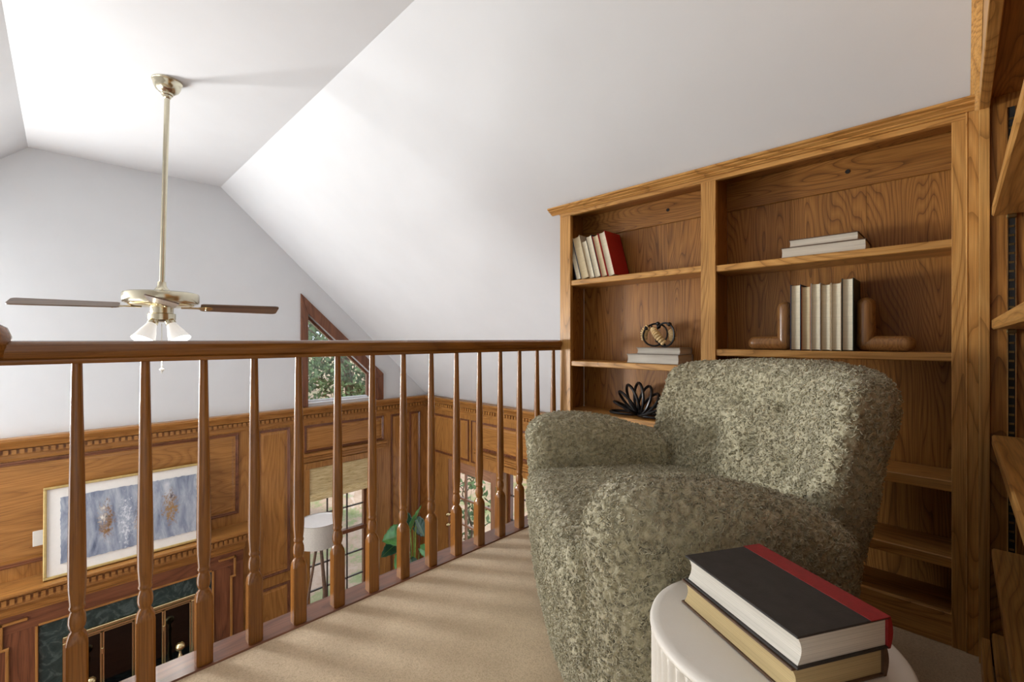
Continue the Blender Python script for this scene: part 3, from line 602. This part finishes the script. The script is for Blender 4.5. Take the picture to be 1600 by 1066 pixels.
# six books upright between the bookends
UP = [(.034, .248, 'navy_cover', 'pages_upright', 'dark edged book between the bookends, beside the bookend nearer the stile of the left bay'),
      (.030, .240, 'rust_cover', 'pages_upright_tan', 'book with rust orange edges standing between the bookends'),
      (.031, .248, 'grey_cover', 'pages_upright', 'pale grey edged book, third between the bookends'),
      (.029, .243, 'tan_cover', 'pages_upright', 'tan edged book, fourth between the bookends'),
      (.031, .245, 'cream_cover', 'pages_upright', 'cream book next to the dark green one'),
      (.034, .258, 'dark_green_cover', 'pages_upright', 'tallest book between the bookends, dark green cover')]
yb = .452
for i, (T, Hh, cov, pg, lab) in enumerate(UP):
    book(lab, .152, Hh, T, cov, pg, frame((BX+.016+.152+.003*(i % 2), yb, -.0425), (-1, 0, 0), (0, 0, 1), (0, -1, 0)), 'books between the bookends'); yb -= T+.0006
def bookend(y, s_, lab):
    t = thing('bookend', lab, 'bookend', (2.0, y, -.043), group='wooden bookends'); r = .027
    def capsule(p, q, rad):
        p, q = Vector(p), Vector(q); d = (q-p).normalized(); pts = []; rs = []
        for k in range(7): a = math.pi/2*k/6; pts.append(p - d*rad*math.cos(a)); rs.append(max(.0008, rad*math.sin(a)))
        for k in range(1, 4): pts.append(p+(q-p)*k/4); rs.append(rad)
        for k in range(7): a = math.pi/2*k/6; pts.append(q + d*rad*math.sin(a)); rs.append(max(.0008, rad*math.cos(a)))
        return MB().tube(pts, rs, 20)
    capsule((2.0, y, -.0425+r), (2.0, y, .120), r).obj('upright', 'acacia', t, smooth=True)
    capsule((2.0, y, -.0425+r), (2.0, y+s_*.105, -.0425+r), r).obj('foot', 'acacia', t, smooth=True)
bookend(.452+.029, 1, 'L shaped wooden bookend on the side of the navy edged book')
bookend(yb-.029, -1, 'L shaped wooden bookend against the dark green book')

# knot ornament
kt = thing('knot_ornament', 'black wire and rattan wrapped knot ornament on stacked books', 'ornament', (2.03, 1.015, -.04))
kc = Vector((2.03, 1.02, .021))
def ring(c, R, u, v, n=40, ru=None): return [c + u*math.cos(2*math.pi*i/n)*R + v*math.sin(2*math.pi*i/n)*(ru or R) for i in range(n)]
Yv, Zv, Xv = Vector((0, 1, 0)), Vector((0, 0, 1)), Vector((1, 0, 0))
rings = [(kc+Yv*-.028, .056, (Yv*.96+Xv*.3).normalized(), Zv, .056), (kc+Yv*.022, .056, (Yv*.93-Xv*.36).normalized(), (Zv*.96+Xv*.2).normalized(), .055)]
paths = []
for c, R, u, v, R2 in rings:
    p = ring(c, R, u, v, 48, R2); paths.append(p); MB().tube(p, .0045, 8, True).obj('wire_ring', 'iron_black', kt, smooth=True)
MB().tube([kc+Yv*.045+Zv*.045, kc+Yv*.01-Xv*.02+Zv*.01, kc-Yv*.02-Xv*.025-Zv*.03, kc-Yv*.03-Zv*.052], .0045, 8).obj('wire_ring', 'iron_black', kt, smooth=True)
for p in (paths[0][6], paths[0][44], paths[1][13], paths[1][30], paths[0][16], paths[1][5]): MB().sphere(p, .0105, 12, 8).obj('bead', 'iron_black', kt, smooth=True)
def rattan(pts):
    pts = [Vector(p) for p in pts]; n = 8; seg = []
    for k in range(n):
        a = pts[0]*(1-k/n)**2+pts[1]*2*(k/n)*(1-k/n)+pts[2]*(k/n)**2; b = pts[0]*(1-(k+1)/n)**2+pts[1]*2*((k+1)/n)*(1-(k+1)/n)+pts[2]*((k+1)/n)**2
        R = .0195-.004*abs(k-3.5)/3.5; MB().tube([a, a*.75+b*.25, (a+b)/2, a*.25+b*.75, b], [R*.78, R*.97, R, R*.97, R*.78], 14).obj('rattan_wrap', 'rattan', kt, smooth=True)
rattan([kc+Yv*.055+Zv*.040, kc+Yv*.092+Zv*.02, kc+Yv*.078-Zv*.026])
rattan([kc+Yv*.018+Zv*.030-Xv*.03, kc-Yv*.005+Zv*.0-Xv*.05, kc-Yv*.040-Zv*.042-Xv*.03])
rattan([kc-Yv*.055+Zv*.022, kc-Yv*.075+Zv*.0, kc-Yv*.060-Zv*.030])

# black coil sculpture: eleven wire loops fanned out from one point
co = thing('coil_sculpture', 'black metal sculpture of looped rings fanned out on the lower shelf', 'sculpture', (2.02, 1.13, -.385))
cc = Vector((2.02, 1.125, -.385+.0125))
for k in range(9):
    a = math.pi*k/8; ln = .150 if k in (0, 8) else .130+.02*math.sin(a); wdt = .052 if 0 < k < 8 else .045
    d = Vector((-.028*math.cos(2*a)-.01, math.cos(a), math.sin(a)*.92)).normalized()
    cf = abs(math.cos(a))**4; side = Vector((-.60-.4*cf, 0, 0)) + Vector((0, -d.z, d.y))*.80*(1-cf); side = (side - d*side.dot(d)).normalized()
    c = cc + d*(ln/2+.004); MB().tube([c + d*math.cos(2*math.pi*i/36)*ln/2 + side*math.sin(2*math.pi*i/36)*wdt for i in range(36)], .0070, 8, True).obj('loop', 'iron_black', co, smooth=True)

# ------------------------------------------------------------------ side table and its books
TX, TY, TZ, TR = .697, .188, -.41, .1587
tb = thing('side_table', 'round off-white fluted drum side table beside the armchair', 'table', (TX, TY, FL))
m = MB(); nf = 56; n = nf*8
def flute(z, R, dep): return [(TX+(R-dep*(.5-.5*math.cos(2*math.pi*(i*nf/n))))*math.cos(2*math.pi*i/n), TY+(R-dep*(.5-.5*math.cos(2*math.pi*(i*nf/n))))*math.sin(2*math.pi*i/n), z) for i in range(n)]
m.loft([flute(FL, TR-.01, 0), flute(FL+.015, TR-.004, .002), flute(FL+.03, TR-.002, .0075), flute(TZ-.026, TR-.002, .0075), flute(TZ-.016, TR-.001, .0065), flute(TZ-.0125, TR-.002, .001)]); m.obj('fluted_drum', 'white_plaster', tb, smooth=True)
MB().lathe([(TR-.005, TZ-.0125), (TR-.001, TZ-.0105), (TR, TZ-.008), (TR-.001, TZ-.004), (TR-.005, TZ-.0008), (TR-.014, TZ)], (TX, TY, 0), 96).obj('table_top', 'white_plaster', tb, smooth=True)
a30 = Vector((-.868, .497, 0)).normalized(); yb_ = Vector((-a30.y, a30.x, 0))
def tbook(lab, org, W, H, T, z, cover, page, spine): return book(lab, W, H, T, cover, page, frame((org[0], org[1], z), a30, yb_, (0, 0, 1)), None, spine)
tbook('gilt edged brown book beneath the black and red book', (.805, .235), .143, .199, .036, TZ+.0005, 'brown_cover', 'pages_gilt', 'brown_cover')
k = tbook('black covered book with a red cloth spine on the side table', (.803, .231), .140, .199, .038, TZ+.037, 'black_cover', 'pages_white', 'red_cloth')
MB().box(-.001, .030, -.0002, .1992, .0375, .0386).obj('spine_cloth', 'red_cloth', k, local=True)

# ------------------------------------------------------------------ armchair in curly fleece
FD = Vector((-.78, .625, 0)).normalized(); OC = Vector((1.25, .584, FL))
ch = thing('armchair', 'sage green curly sheepskin armchair facing the railing', 'armchair', OC, math.atan2(FD.y, FD.x))   # local +x forward, +y toward the railing arm... 
def rbox(h, r, step):
    """rounded box surface sampled on a grid: welded vertices and quads"""
    h = np.array(h, float); key = {}; V = []; Fq = []
    ns = [max(2, int(round(2*x/step))) for x in h]
    idx = {}
    def vid(i, j, k):
        t = (i, j, k)
        if t not in idx: idx[t] = len(V); V.append(((i/ns[0]*2-1)*h[0], (j/ns[1]*2-1)*h[1], (k/ns[2]*2-1)*h[2]))
        return idx[t]
    for ax in range(3):
        b, c = [q for q in range(3) if q != ax]
        for side in (0, ns[ax]):
            for i in range(ns[b]):
                for j in range(ns[c]):
                    q = []
                    for (p, s_) in ((i, j), (i+1, j), (i+1, j+1), (i, j+1)):
                        t = [0, 0, 0]; t[ax] = side; t[b] = p; t[c] = s_; q.append(vid(*t))
                    flip = (side == 0) ^ (ax == 1); Fq.append(q[::-1] if flip else q)
    V = np.array(V); inner = np.clip(V, -(h-r), h-r); d = V-inner; l = np.linalg.norm(d, axis=1, keepdims=True); l[l == 0] = 1
    return inner + d/l*r, np.array(Fq)
def vnormals(V, Fq):
    n = np.cross(V[Fq[:, 2]]-V[Fq[:, 0]], V[Fq[:, 3]]-V[Fq[:, 1]]); N = np.zeros_like(V)
    for k in range(4): np.add.at(N, Fq[:, k], n)
    l = np.linalg.norm(N, axis=1, keepdims=True); l[l == 0] = 1; return N/l
def hash3(I, seed):
    I = I.astype(np.int64); out = []
    for c in range(3):
        h_ = (I[:, 0]*73856093) ^ (I[:, 1]*19349663) ^ (I[:, 2]*83492791) ^ ((seed+c*7919)*2654435761)
        h_ = (h_ ^ (h_ >> 13)) * 1274126177 & 0x7fffffff; h_ = (h_ ^ (h_ >> 16)) & 0xffff; out.append(h_/65535.0)
    return np.stack(out, 1)
def worley(P, cell, seed):
    Q = P/cell; I = np.floor(Q); best = np.full(len(P), 9.0)
    for dx in (-1, 0, 1):
        for dy in (-1, 0, 1):
            for dz in (-1, 0, 1):
                J = I+np.array([dx, dy, dz]); c = J+hash3(J, seed); best = np.minimum(best, ((Q-c)**2).sum(1))
    return np.sqrt(best)
def snoise(P, cell, seed):
    Q = P/cell; I = np.floor(Q); f = Q-I; f = f*f*(3-2*f); out = np.zeros(len(P))
    for dx in (0, 1):
        for dy in (0, 1):
            for dz in (0, 1):
                wgt = (f[:, 0] if dx else 1-f[:, 0])*(f[:, 1] if dy else 1-f[:, 1])*(f[:, 2] if dz else 1-f[:, 2])
                out += wgt*hash3(I+np.array([dx, dy, dz]), seed)[:, 0]
    return out
def fleece_part(name, h, r, deform, step, seed, amp=.0062):
    V, Fq = rbox(h, r, step); V = deform(V); N = vnormals(V, Fq)
    Wp = V + .006*np.stack([snoise(V, .012, seed+i)-.5 for i in range(3)], 1)*2
    d1 = worley(Wp, .0095, seed); d2 = worley(Wp, .0055, seed+5); big = snoise(V, .07, seed+9)-.5
    hgt = amp*(1-np.clip(d1/.75, 0, 1)**2) + .0022*(1-np.clip(d2/.8, 0, 1)**2) + .010*big
    V = V + N*hgt[:, None]
    me = bpy.data.meshes.new(name); me.from_pydata(V.tolist(), [], Fq.tolist()); me.polygons.foreach_set('use_smooth', [True]*len(Fq))
    part = link(name, me, 'fleece', ch, local=True); curls(part, V, Fq, seed); return part
def curls(part, V, Fq, seed, spacing=.0082):
    """little spiral locks standing all over the part"""
    r = np.random.default_rng(seed); A, B_, C_, D_ = (V[Fq[:, k]] for k in range(4))
    fn = np.cross(C_-A, D_-B_); ar = np.linalg.norm(fn, axis=1)/2; fn = fn/np.maximum(np.linalg.norm(fn, axis=1, keepdims=True), 1e-12)
    keep = (A[:, 2] > .02); ar = ar*keep; n = int(ar.sum()/spacing**2); i = r.choice(len(ar), n, p=ar/ar.sum())
    u, v = r.random((n, 1)), r.random((n, 1)); P = A[i]*(1-u)*(1-v)+B_[i]*u*(1-v)+C_[i]*u*v+D_[i]*(1-u)*v; N = fn[i]
    ax = N + .9*r.normal(size=(n, 3)); ax /= np.linalg.norm(ax, axis=1, keepdims=True)
    t = np.cross(ax, r.normal(size=(n, 3))); t /= np.linalg.norm(t, axis=1, keepdims=True); b = np.cross(ax, t)
    K = 7; rho = (.0026+.0022*r.random((n, 1))); rise = .0040+.0035*r.random((n, 1)); tr = .0012+.0006*r.random((n, 1)); sgn = np.where(r.random((n, 1)) < .5, -1, 1)
    verts = np.zeros((n, K, 3, 3))
    for k in range(K):
        q = k/(K-1); ph = 5.4*q; c, s_ = math.cos(ph), math.sin(ph)*sgn
        rad = t*c + b*s_; cen = P + N*.0018 + rad*rho*(1-.35*q) + ax*rise*(q-.35); w_ = tr*(1-.55*q**3)*(.75 if k == 0 else 1)
        for e in range(3):
            a = 2*math.pi*e/3; verts[:, k, e] = cen + (rad*math.cos(a)+ax*math.sin(a))*w_
    base = (np.arange(n)*K*3)[:, None]; fc = []
    for k in range(K-1):
        for e in range(3): e2 = (e+1) % 3; fc.append(base + np.array([[k*3+e, k*3+e2, (k+1)*3+e2, (k+1)*3+e]]))
    fc = np.concatenate(fc, 0); vv = verts.reshape(-1, 3)
    me = bpy.data.meshes.new('curl_pile'); me.vertices.add(len(vv)); me.vertices.foreach_set('co', vv.ravel()); me.loops.add(fc.size); me.loops.foreach_set('vertex_index', fc.ravel().astype(np.int32))
    me.polygons.add(len(fc)); me.polygons.foreach_set('loop_start', np.arange(0, fc.size, 4, dtype=np.int32)); me.polygons.foreach_set('use_smooth', np.ones(len(fc), dtype=bool)); me.update(calc_edges=True)
    print('curls', n); o = link('curl_pile', me, 'fleece', part, local=True); o['kind'] = 'stuff'
def smooth01(t): t = np.clip(t, 0, 1); return t*t*(3-2*t)
ST = .0042
def arm_def(sgn):
    L0, L1, H = -.17, .375, .69
    def f(V):
        x = (V[:, 0]+.2725)/.545*(L1-L0)+L0; z = (V[:, 2]+.345)/.69*H
        top = .672 - .100*smooth01((.20-x)/.50) - .02*smooth01((x-.25)/.12)
        z2 = .02+(z/H)*(top-.02)
        y = V[:, 1]*(1+.10*(z/H)) ; bulge = .02*np.sin(np.pi*np.clip(z/H, 0, 1))
        xx = x - .055*(1-z/H)*smooth01((x-.0)/.35)
        yc = .383 + .015*smooth01((x+.1)/.4) - .035*(1-z/H)
        return np.stack([xx, sgn*(yc)+y+sgn*bulge*np.sign(V[:, 1]*sgn+1e-9)*.4, z2], 1)
    return f
fleece_part('arm', (.2725, .078, .345), .074, arm_def(1), ST*.92, 21); fleece_part('arm', (.2725, .078, .345), .074, arm_def(-1), ST*1.15, 42)
def seat_def(V):
    x = V[:, 0]; z = V[:, 2]+.235; t = z/.47
    crown = .030*np.cos(np.clip(V[:, 1]/.345, -1, 1)*math.pi/2)*smooth01((t-.7)/.3)*np.cos(np.clip((x-.02)/.40, -1, 1)*math.pi/2)
    bulge = .035*np.cos(np.clip(V[:, 1]/.345, -1, 1)*math.pi/2)*smooth01((x-.05)/.3)*(.4+.6*np.sin(np.pi*np.clip(t, 0, 1)))
    xx = x + .055 + bulge - .075*(1-t)*smooth01((x-.0)/.3)
    seam = .012*np.exp(-((t-.90)/.025)**2)*(x > .25)
    return np.stack([xx-seam, V[:, 1], .02+z+crown], 1)
fleece_part('seat', (.335, .345, .235), .060, seat_def, ST*1.1, 63)
def back_def(V):
    y = V[:, 1]; z = V[:, 2]+.425; t = np.clip(z/.85, 0, 1.1)
    yy = y*(.84+.16*smooth01(t/.8)); q = yy/.43
    top = 1 - .035*q*q*smooth01((t-.5)/.5)
    x = V[:, 0]*(1.0-.2*t) - .285 + .185*q*q*(.8+.2*t) - .24*(t-.5)
    pad = .03*np.cos(np.clip(q, -1, 1)*math.pi/2)*np.sin(np.pi*np.clip((t-.45)/.6, 0, 1))*(V[:, 0] > 0)
    dim = np.zeros(len(V))
    for (by, bz) in ((-.17, .60), (.0, .60), (.17, .60), (-.085, .72), (.085, .72)): dim += .032*np.exp(-(((yy-by)/.034)**2+((z-bz)/.034)**2))
    x = x + pad - dim*(V[:, 0] > 0)
    return np.stack([x, yy, .03+z*top], 1)
fleece_part('backrest', (.085, .415, .425), .060, back_def, ST, 84)

# ------------------------------------------------------------------ ceiling fan
fx, fy_ = .408, 3.281; ZB = .175
CAN = Vector((.430, 3.260, CE))
fan = thing('ceiling_fan', 'brass ceiling fan on a long downrod with four wooden blades and bell lights', 'ceiling fan', (fx, fy_, CE))
MB().lathe([(.074, 0), (.074, -.006), (.068, -.012), (.066, -.03), (.056, -.052), (.040, -.066), (.030, -.072), (.028, -.082), (.018, -.088)], tuple(CAN), 36).obj('canopy', 'pale_brass', fan, smooth=True)
MB().sphere((CAN.x, CAN.y, CE-.085), .022, 20, 12).obj('hanger_ball', 'pale_brass', fan, smooth=True)
BOT = Vector((fx, fy_, .315)); MB().tube([(CAN.x, CAN.y, CE-.09), tuple(BOT)], .0135, 16).obj('downrod', 'pale_brass', fan, smooth=True)
fx, fy_ = BOT.x, BOT.y; C0 = (fx, fy_, 0)
MB().lathe([(.020, .332), (.022, .310), (.028, .295), (.045, .280), (.066, .272)], C0, 32).obj('yoke_cover', 'pale_brass', fan, smooth=True)
MB().lathe([(.060, .275), (.160, .272), (.176, .266), (.181, .256), (.181, .218), (.176, .208), (.160, .202), (.06, .20)], C0, 48).obj('motor_housing', 'pale_brass', fan, smooth=True)
MB().lathe([(.155, .203), (.155, .196), (.130, .188), (.06, .186)], C0, 40).obj('motor_flange', 'brass', fan, smooth=True)
MB().lathe([(.055, .188), (.055, .150), (.066, .146), (.066, .112), (.055, .104), (.03, .098)], C0, 32).obj('switch_housing', 'pale_brass', fan, smooth=True)
vr = math.radians(44.9-90)
ang0 = math.atan2(.369, .472)      # angle from the camera's right axis
bl_w = []
for k in range(4):
    a = vr + ang0 + k*math.pi/2; M = Matrix.Translation((fx, fy_, ZB+.012)) @ Matrix.Rotation(a, 4, 'Z') @ Matrix.Rotation(math.radians(-16), 4, 'X')
    ir = MB(); ir.prism([(.09, -.014), (.17, -.012), (.20, -.03), (.235, -.03), (.25, 0), (.235, .03), (.20, .03), (.17, .012), (.09, .014)], 'z', -.004, .0); 
    o = ir.obj('blade_iron', 'brass', fan, bevel=.0015); o.matrix_basis = M
    for q in (-.018, .018):
        s_ = MB().sphere((.215, q, -.005), .006, 8, 6).obj('screw', 'brass', o, local=True)
    L0, L1, w0, w1, rc = .185, .605, .058, .070, .022; pts = [(L0, -w0+.012), (L0+.012, -w0)]
    for t in range(5): b_ = math.pi/2*t/4; pts.append((L1-rc+rc*math.sin(b_), -w1+rc-rc*math.cos(b_)))
    for t in range(5): b_ = math.pi/2*t/4; pts.append((L1-rc+rc*math.cos(b_), w1-rc+rc*math.sin(b_)))
    pts += [(L0+.012, w0), (L0, w0-.012)]
    o = MB().prism(pts, 'z', .0005, .0065).obj('blade', 'walnut_blade', fan); o.matrix_basis = M
for k in range(4):
    a = math.radians(-7.1+45+90*k); d = Vector((math.cos(a), math.sin(a), 0)); c = Vector((fx, fy_, .10))
    arm = MB().tube([c+d*.03, c+d*.05+Vector((0, 0, .004)), c+d*.060-Vector((0, 0, .012))], .008, 10).obj('lamp_arm', 'pale_brass', fan, smooth=True)
    ax = (d*.50-Vector((0, 0, .86))).normalized(); rot = Vector((0, 0, 1)).rotation_difference(ax).to_matrix().to_4x4()
    M = Matrix.Translation(c+d*.056-Vector((0, 0, .002))) @ rot
    pr = [(.021, 0), (.024, .02), (.030, .04), (.040, .065), (.048, .095), (.058, .12), (.056, .12), (.046, .095), (.038, .065), (.028, .04), (.021, .02)]
    o = MB().lathe(pr, (0, 0, 0), 28, cap=False).obj('glass_shade', 'frosted_glass', fan, smooth=True); o.matrix_basis = M
    o2 = MB().lathe([(.018, -.012), (.024, -.01), (.026, .008), (.022, .016)], (0, 0, 0), 20).obj('shade_holder', 'pale_brass', o, smooth=True, local=True)
    ld = bpy.data.lights.new('fan_bulb', 'POINT'); ld.energy = 2.0; ld.shadow_soft_size = .03; ld.color = (1, .95, .88)
    lo = bpy.data.objects.new('fan_bulb', ld); COL.objects.link(lo); lo.location = tuple((M @ Vector((0, 0, .085))))
pc = thing.__call__ if False else None
chn = MB().tube([(fx, fy_, .09), (fx, fy_, -.150)], .0014, 6).obj('pull_chain', 'pale_brass', fan)
MB().lathe([(.001, -.199), (.004, -.192), (.004, -.186), (.011, -.182), (.012, -.174), (.004, -.169), (.003, -.158), (.005, -.152), (.001, -.148)], (fx, fy_, 0), 14).obj('chain_pendant', 'plastic_white', chn, smooth=True)

# ------------------------------------------------------------------ tripod floor lamp
LX, LY, LT, LB, LR = 1.80, 4.49, -1.795, -2.015, .198
lp = thing('floor_lamp', 'tripod floor lamp with grey linen drum shade before the window', 'lamp', (LX, LY, LOW))
m = MB(); n = 48
pr = [(LR, LB), (LR, LT), (LR-.003, LT), (LR-.003, LB)]
MB().loft([[(LX+r*math.cos(2*math.pi*i/n), LY+r*math.sin(2*math.pi*i/n), z) for i in range(n)] for r, z in [(LR, LB), (LR, LT)]], cap=False).obj('lamp_shade', 'linen', lp, smooth=True)
s_ = [c for c in lp.children][0]
MB().loft([[(LX+r*math.cos(2*math.pi*i/n), LY+r*math.sin(2*math.pi*i/n), z) for i in range(n)] for r, z in [(LR-.0025, LB), (LR-.0025, LT)]], cap=False).obj('shade_lining', 'shade_lining', s_, smooth=True)
MB().lathe([(LR-.002, LT-.012), (.002, LT-.013), (.002, LT-.015), (LR-.002, LT-.014)], (LX, LY, 0), 40, cap=False).obj('diffuser', 'shade_lining', s_)
MB().tube([(LX+(LR-.001)*math.cos(2*math.pi*i/n), LY+(LR-.001)*math.sin(2*math.pi*i/n), LT) for i in range(n)], .003, 6, True).obj('shade_rim', 'grey_cover', s_, smooth=True)
MB().lathe([(.03, LB-.05), (.035, LB-.03), (.03, LB+.02), (.012, LB+.05)], (LX, LY, 0), 18).obj('hub', 'leg_walnut', lp, smooth=True)
for k in range(3):
    a = math.radians(35+120*k); MB().tube([(LX+.02*math.cos(a), LY+.02*math.sin(a), LB-.0), (LX+.26*math.cos(a), LY+.26*math.sin(a), LOW+.001)], [.013, .010], 12).obj('leg', 'leg_walnut', lp, smooth=True)
MB().tube([(LX+.01, LY-.02, LB-.03), (LX+.03, LY-.03, LB-.4), (LX+.0, LY-.04, LB-.8), (LX+.05, LY-.05, LOW+.01)], .003, 6).obj('cord', 'iron_black', lp)

# ------------------------------------------------------------------ potted plant in the corner
PX, PY = 2.92, 4.55
pl = thing('potted_plant', 'leafy green plant with long stalks in the panelled corner', 'plant', (PX, PY, LOW))
MB().lathe([(.12, LOW), (.15, LOW+.02), (.19, LOW+.32), (.19, LOW+.34), (.175, LOW+.34), (.165, LOW+.30)], (PX, PY, 0), 32).obj('pot', 'pot_clay', pl, smooth=True)
MB().lathe([(.166, LOW+.30), (.08, LOW+.31), (.002, LOW+.312)], (PX, PY, 0), 24).obj('soil', 'bark', pl)
def leaf(base, tip, wd, mat, twist, droop):
    base, tip = Vector(base), Vector(tip); st_ = [Vector((PX, PY, LOW+.31)), Vector((PX, PY, LOW+.31)).lerp(base, .55)+Vector((0, 0, .12)), base]
    pts = []
    for i in range(13): q = i/12; pts.append(st_[0]*(1-q)**2+st_[1]*2*q*(1-q)+st_[2]*q*q)
    sk = MB().tube(pts, [.010-.004*i/12 for i in range(13)], 8).obj('stalk', 'stalk', pl, smooth=True)
    ax = tip-base; L = ax.length; ax.normalize(); sd = ax.cross(Vector((0, 0, 1))); sd.normalize(); up = sd.cross(ax); sd2 = sd*math.cos(twist)+up*math.sin(twist); up2 = sd2.cross(ax)
    m = MB(); rows = []
    for i in range(15):
        q = i/14; wv = wd*(math.sin(math.pi*min(1, q*.94+.06))**.8)*(1.15-.45*q); r = []
        for j in range(-6, 7):
            f = j/6; notch = 1-.10*(abs(math.sin(q*22)) if abs(f) > .8 else 0)
            p = base+ax*(L*q - .10*L*abs(f)*(1-q)) + sd2*wv*f*notch + up2*(.28*wv*abs(f) + .006*math.sin(q*30+abs(f)*4)*abs(f)) - Vector((0, 0, droop*q*q*L)); r.append(tuple(p))
        rows.append(r)
    m.loft(rows, cap=False, closed=False); o = m.obj('leaf', mat, sk, smooth=True)
    so_ = o.modifiers.new('thickness', 'SOLIDIFY'); so_.thickness = .0018
    MB().tube([Vector(r[6])+up2*.001 for r in rows], [.0035-.002*i/14 for i in range(15)], 6).obj('midrib', 'stalk', sk, smooth=True)
LEAVES = [((2.78, 4.56, -2.26), (2.46, 4.46, -2.19), .135, 'leaf_green', .95, .06), ((2.78, 4.62, -2.36), (2.48, 4.52, -2.40), .095, 'leaf_dark', .7, .05),
          ((2.80, 4.54, -2.44), (2.60, 4.40, -2.60), .095, 'leaf_green', .5, .10), ((2.90, 4.58, -2.26), (3.04, 4.56, -1.99), .075, 'leaf_green', .9, 0),
          ((2.90, 4.66, -2.24), (2.84, 4.72, -2.02), .10, 'leaf_dark', .6, 0), ((2.96, 4.60, -2.24), (3.17, 4.54, -2.36), .11, 'leaf_dark', -.8, .05),
          ((2.94, 4.52, -2.12), (3.02, 4.46, -2.32), .09, 'leaf_dark', -.5, .1), ((3.02, 4.56, -2.50), (3.16, 4.46, -2.64), .09, 'leaf_green', -.6, .1), ((2.85, 4.50, -2.55), (2.78, 4.28, -2.72), .09, 'leaf_dark', .2, .2)]
for q in LEAVES: leaf(*q)

# ------------------------------------------------------------------ outdoors
m = MB(); nx_, ny_ = 40, 40; V = []
def gz(x, y): return -3.75 + .055*max(0, y-7) + .03*max(0, x-5) + .12*math.sin(x*.7)*math.cos(y*.5)
for j in range(ny_+1):
    for i in range(nx_+1):
        x, y = -12+46*i/nx_, 1.0+40*j/ny_
        V.append((x, y, gz(x, y) if (x > XW+.3 or y > YF+.3) else -3.9))
Fc = [(j*(nx_+1)+i, j*(nx_+1)+i+1, (j+1)*(nx_+1)+i+1, (j+1)*(nx_+1)+i) for j in range(ny_) for i in range(nx_)]
o = MB().add(V, Fc).obj('ground', 'leafy_lawn', None, smooth=True); struct(o, 'leaf strewn lawn outside the windows')
def tree(name, label, cat, x, y, h, rad, z0f, nl, mat, seed, group, tk=1, lf=1):
    rr = np.random.default_rng(seed); g = gz(x, y); t = thing(name, label, cat, (x, y, g), group=group)
    MB().tube([(x, y, g-.05), (x+.08, y, g+h*.3), (x-.05, y+.1, g+h*.6), (x, y, g+h*.9)], [.16*tk, .13*tk, .08*tk, .03*tk], 10).obj('trunk', 'bark', t, smooth=True)
    for k in range(5):
        a = k*1.3+seed; MB().tube([(x, y, g+h*(.3+.09*k)), (x+rad*.35*math.cos(a), y+rad*.35*math.sin(a), g+h*(.42+.09*k)), (x+rad*.75*math.cos(a), y+rad*.75*math.sin(a), g+h*(.5+.09*k))], [.06*tk, .04*tk, .012*tk], 8).obj('branch', 'bark', t, smooth=True)
    nc = 46; cen = rr.normal(size=(nc, 3)); cen /= np.linalg.norm(cen, axis=1, keepdims=True); cen *= (.35+.6*rr.random((nc, 1)))
    cen = cen*np.array([rad, rad, h*(1-z0f)/2]) + np.array([x, y, g+h*(1+z0f)/2])
    ci = rr.integers(0, nc, nl); P = cen[ci] + rr.normal(size=(nl, 3))*rad*.17
    a = rr.normal(size=(nl, 3)); a /= np.linalg.norm(a, axis=1, keepdims=True); b = np.cross(a, rr.normal(size=(nl, 3))); b /= np.linalg.norm(b, axis=1, keepdims=True)
    L_, W_ = .085*lf, .04*lf; q = np.stack([P-a*L_, P+b*W_, P+a*L_, P-b*W_], 1).reshape(-1, 3)
    me = bpy.data.meshes.new('foliage'); me.from_pydata(q.tolist(), [], np.arange(nl*4).reshape(-1, 4).tolist()); fo = link('foliage', me, mat, t); fo['kind'] = 'stuff'
SP = [(5.6, 12.0, 5.6, 2.0, .12, 5200, 'foliage_dark', 1), (9.4, 14.6, 5.2, 2.1, .1, 4600, 'foliage', 2), (4.9, 16.6, 7.5, 2.0, .2, 4200, 'foliage', 3), (12.9, 19.4, 6.4, 2.6, .15, 4200, 'foliage_dark', 4), (7.4, 22.0, 6.0, 2.6, .15, 3600, 'foliage_dark', 6), (13.5, 7.6, 5.5, 2.1, .15, 3000, 'foliage', 8)]
TL = ['dark broadleaf tree nearest the gable window', 'lighter green tree standing behind the dark one outside', 'tall pale green tree showing high in the gable window', 'dark tree far across the lawn beyond the gable window', 'dark tree at the far end of the lawn', 'green tree beyond the garden fence']
for k, (x, y, h, r, zf, nl, mt, sd) in enumerate(SP): tree('tree', TL[k], 'tree', x, y, h, r, zf, nl, mt, sd, 'trees outside the windows')
tree('shrub', 'leafy shrub outside the french door', 'shrub', 4.75, 5.75, 1.9, .5, .1, 170, 'foliage_dark', 12, None, .15, .8)
fe = thing('garden_fence', 'pale timber picket fence outside the side window', 'fence', (8.2, 6.0, gz(8.2, 6)))
for k in range(64):
    y = 2.6+.125*k; MB().prism([(y-.045, gz(8.2, y)-.02), (y+.045, gz(8.2, y)-.02), (y+.045, gz(8.2, y)+1.25), (y, gz(8.2, y)+1.32), (y-.045, gz(8.2, y)+1.25)], 'x', 8.19, 8.21).obj('picket', 'fence_wood', fe)
for hh in (.35, 1.0):
    B('fence_rail', 'fence_wood', fe, 8.21, 8.25, 2.5, 10.6, gz(8.2, 5)+hh-.04, gz(8.2, 5)+hh+.04)
for y in (2.6, 5.1, 7.6, 10.1): B('fence_post', 'fence_wood', fe, 8.21, 8.31, y-.05, y+.05, gz(8.2, y)-.1, gz(8.2, y)+1.4)
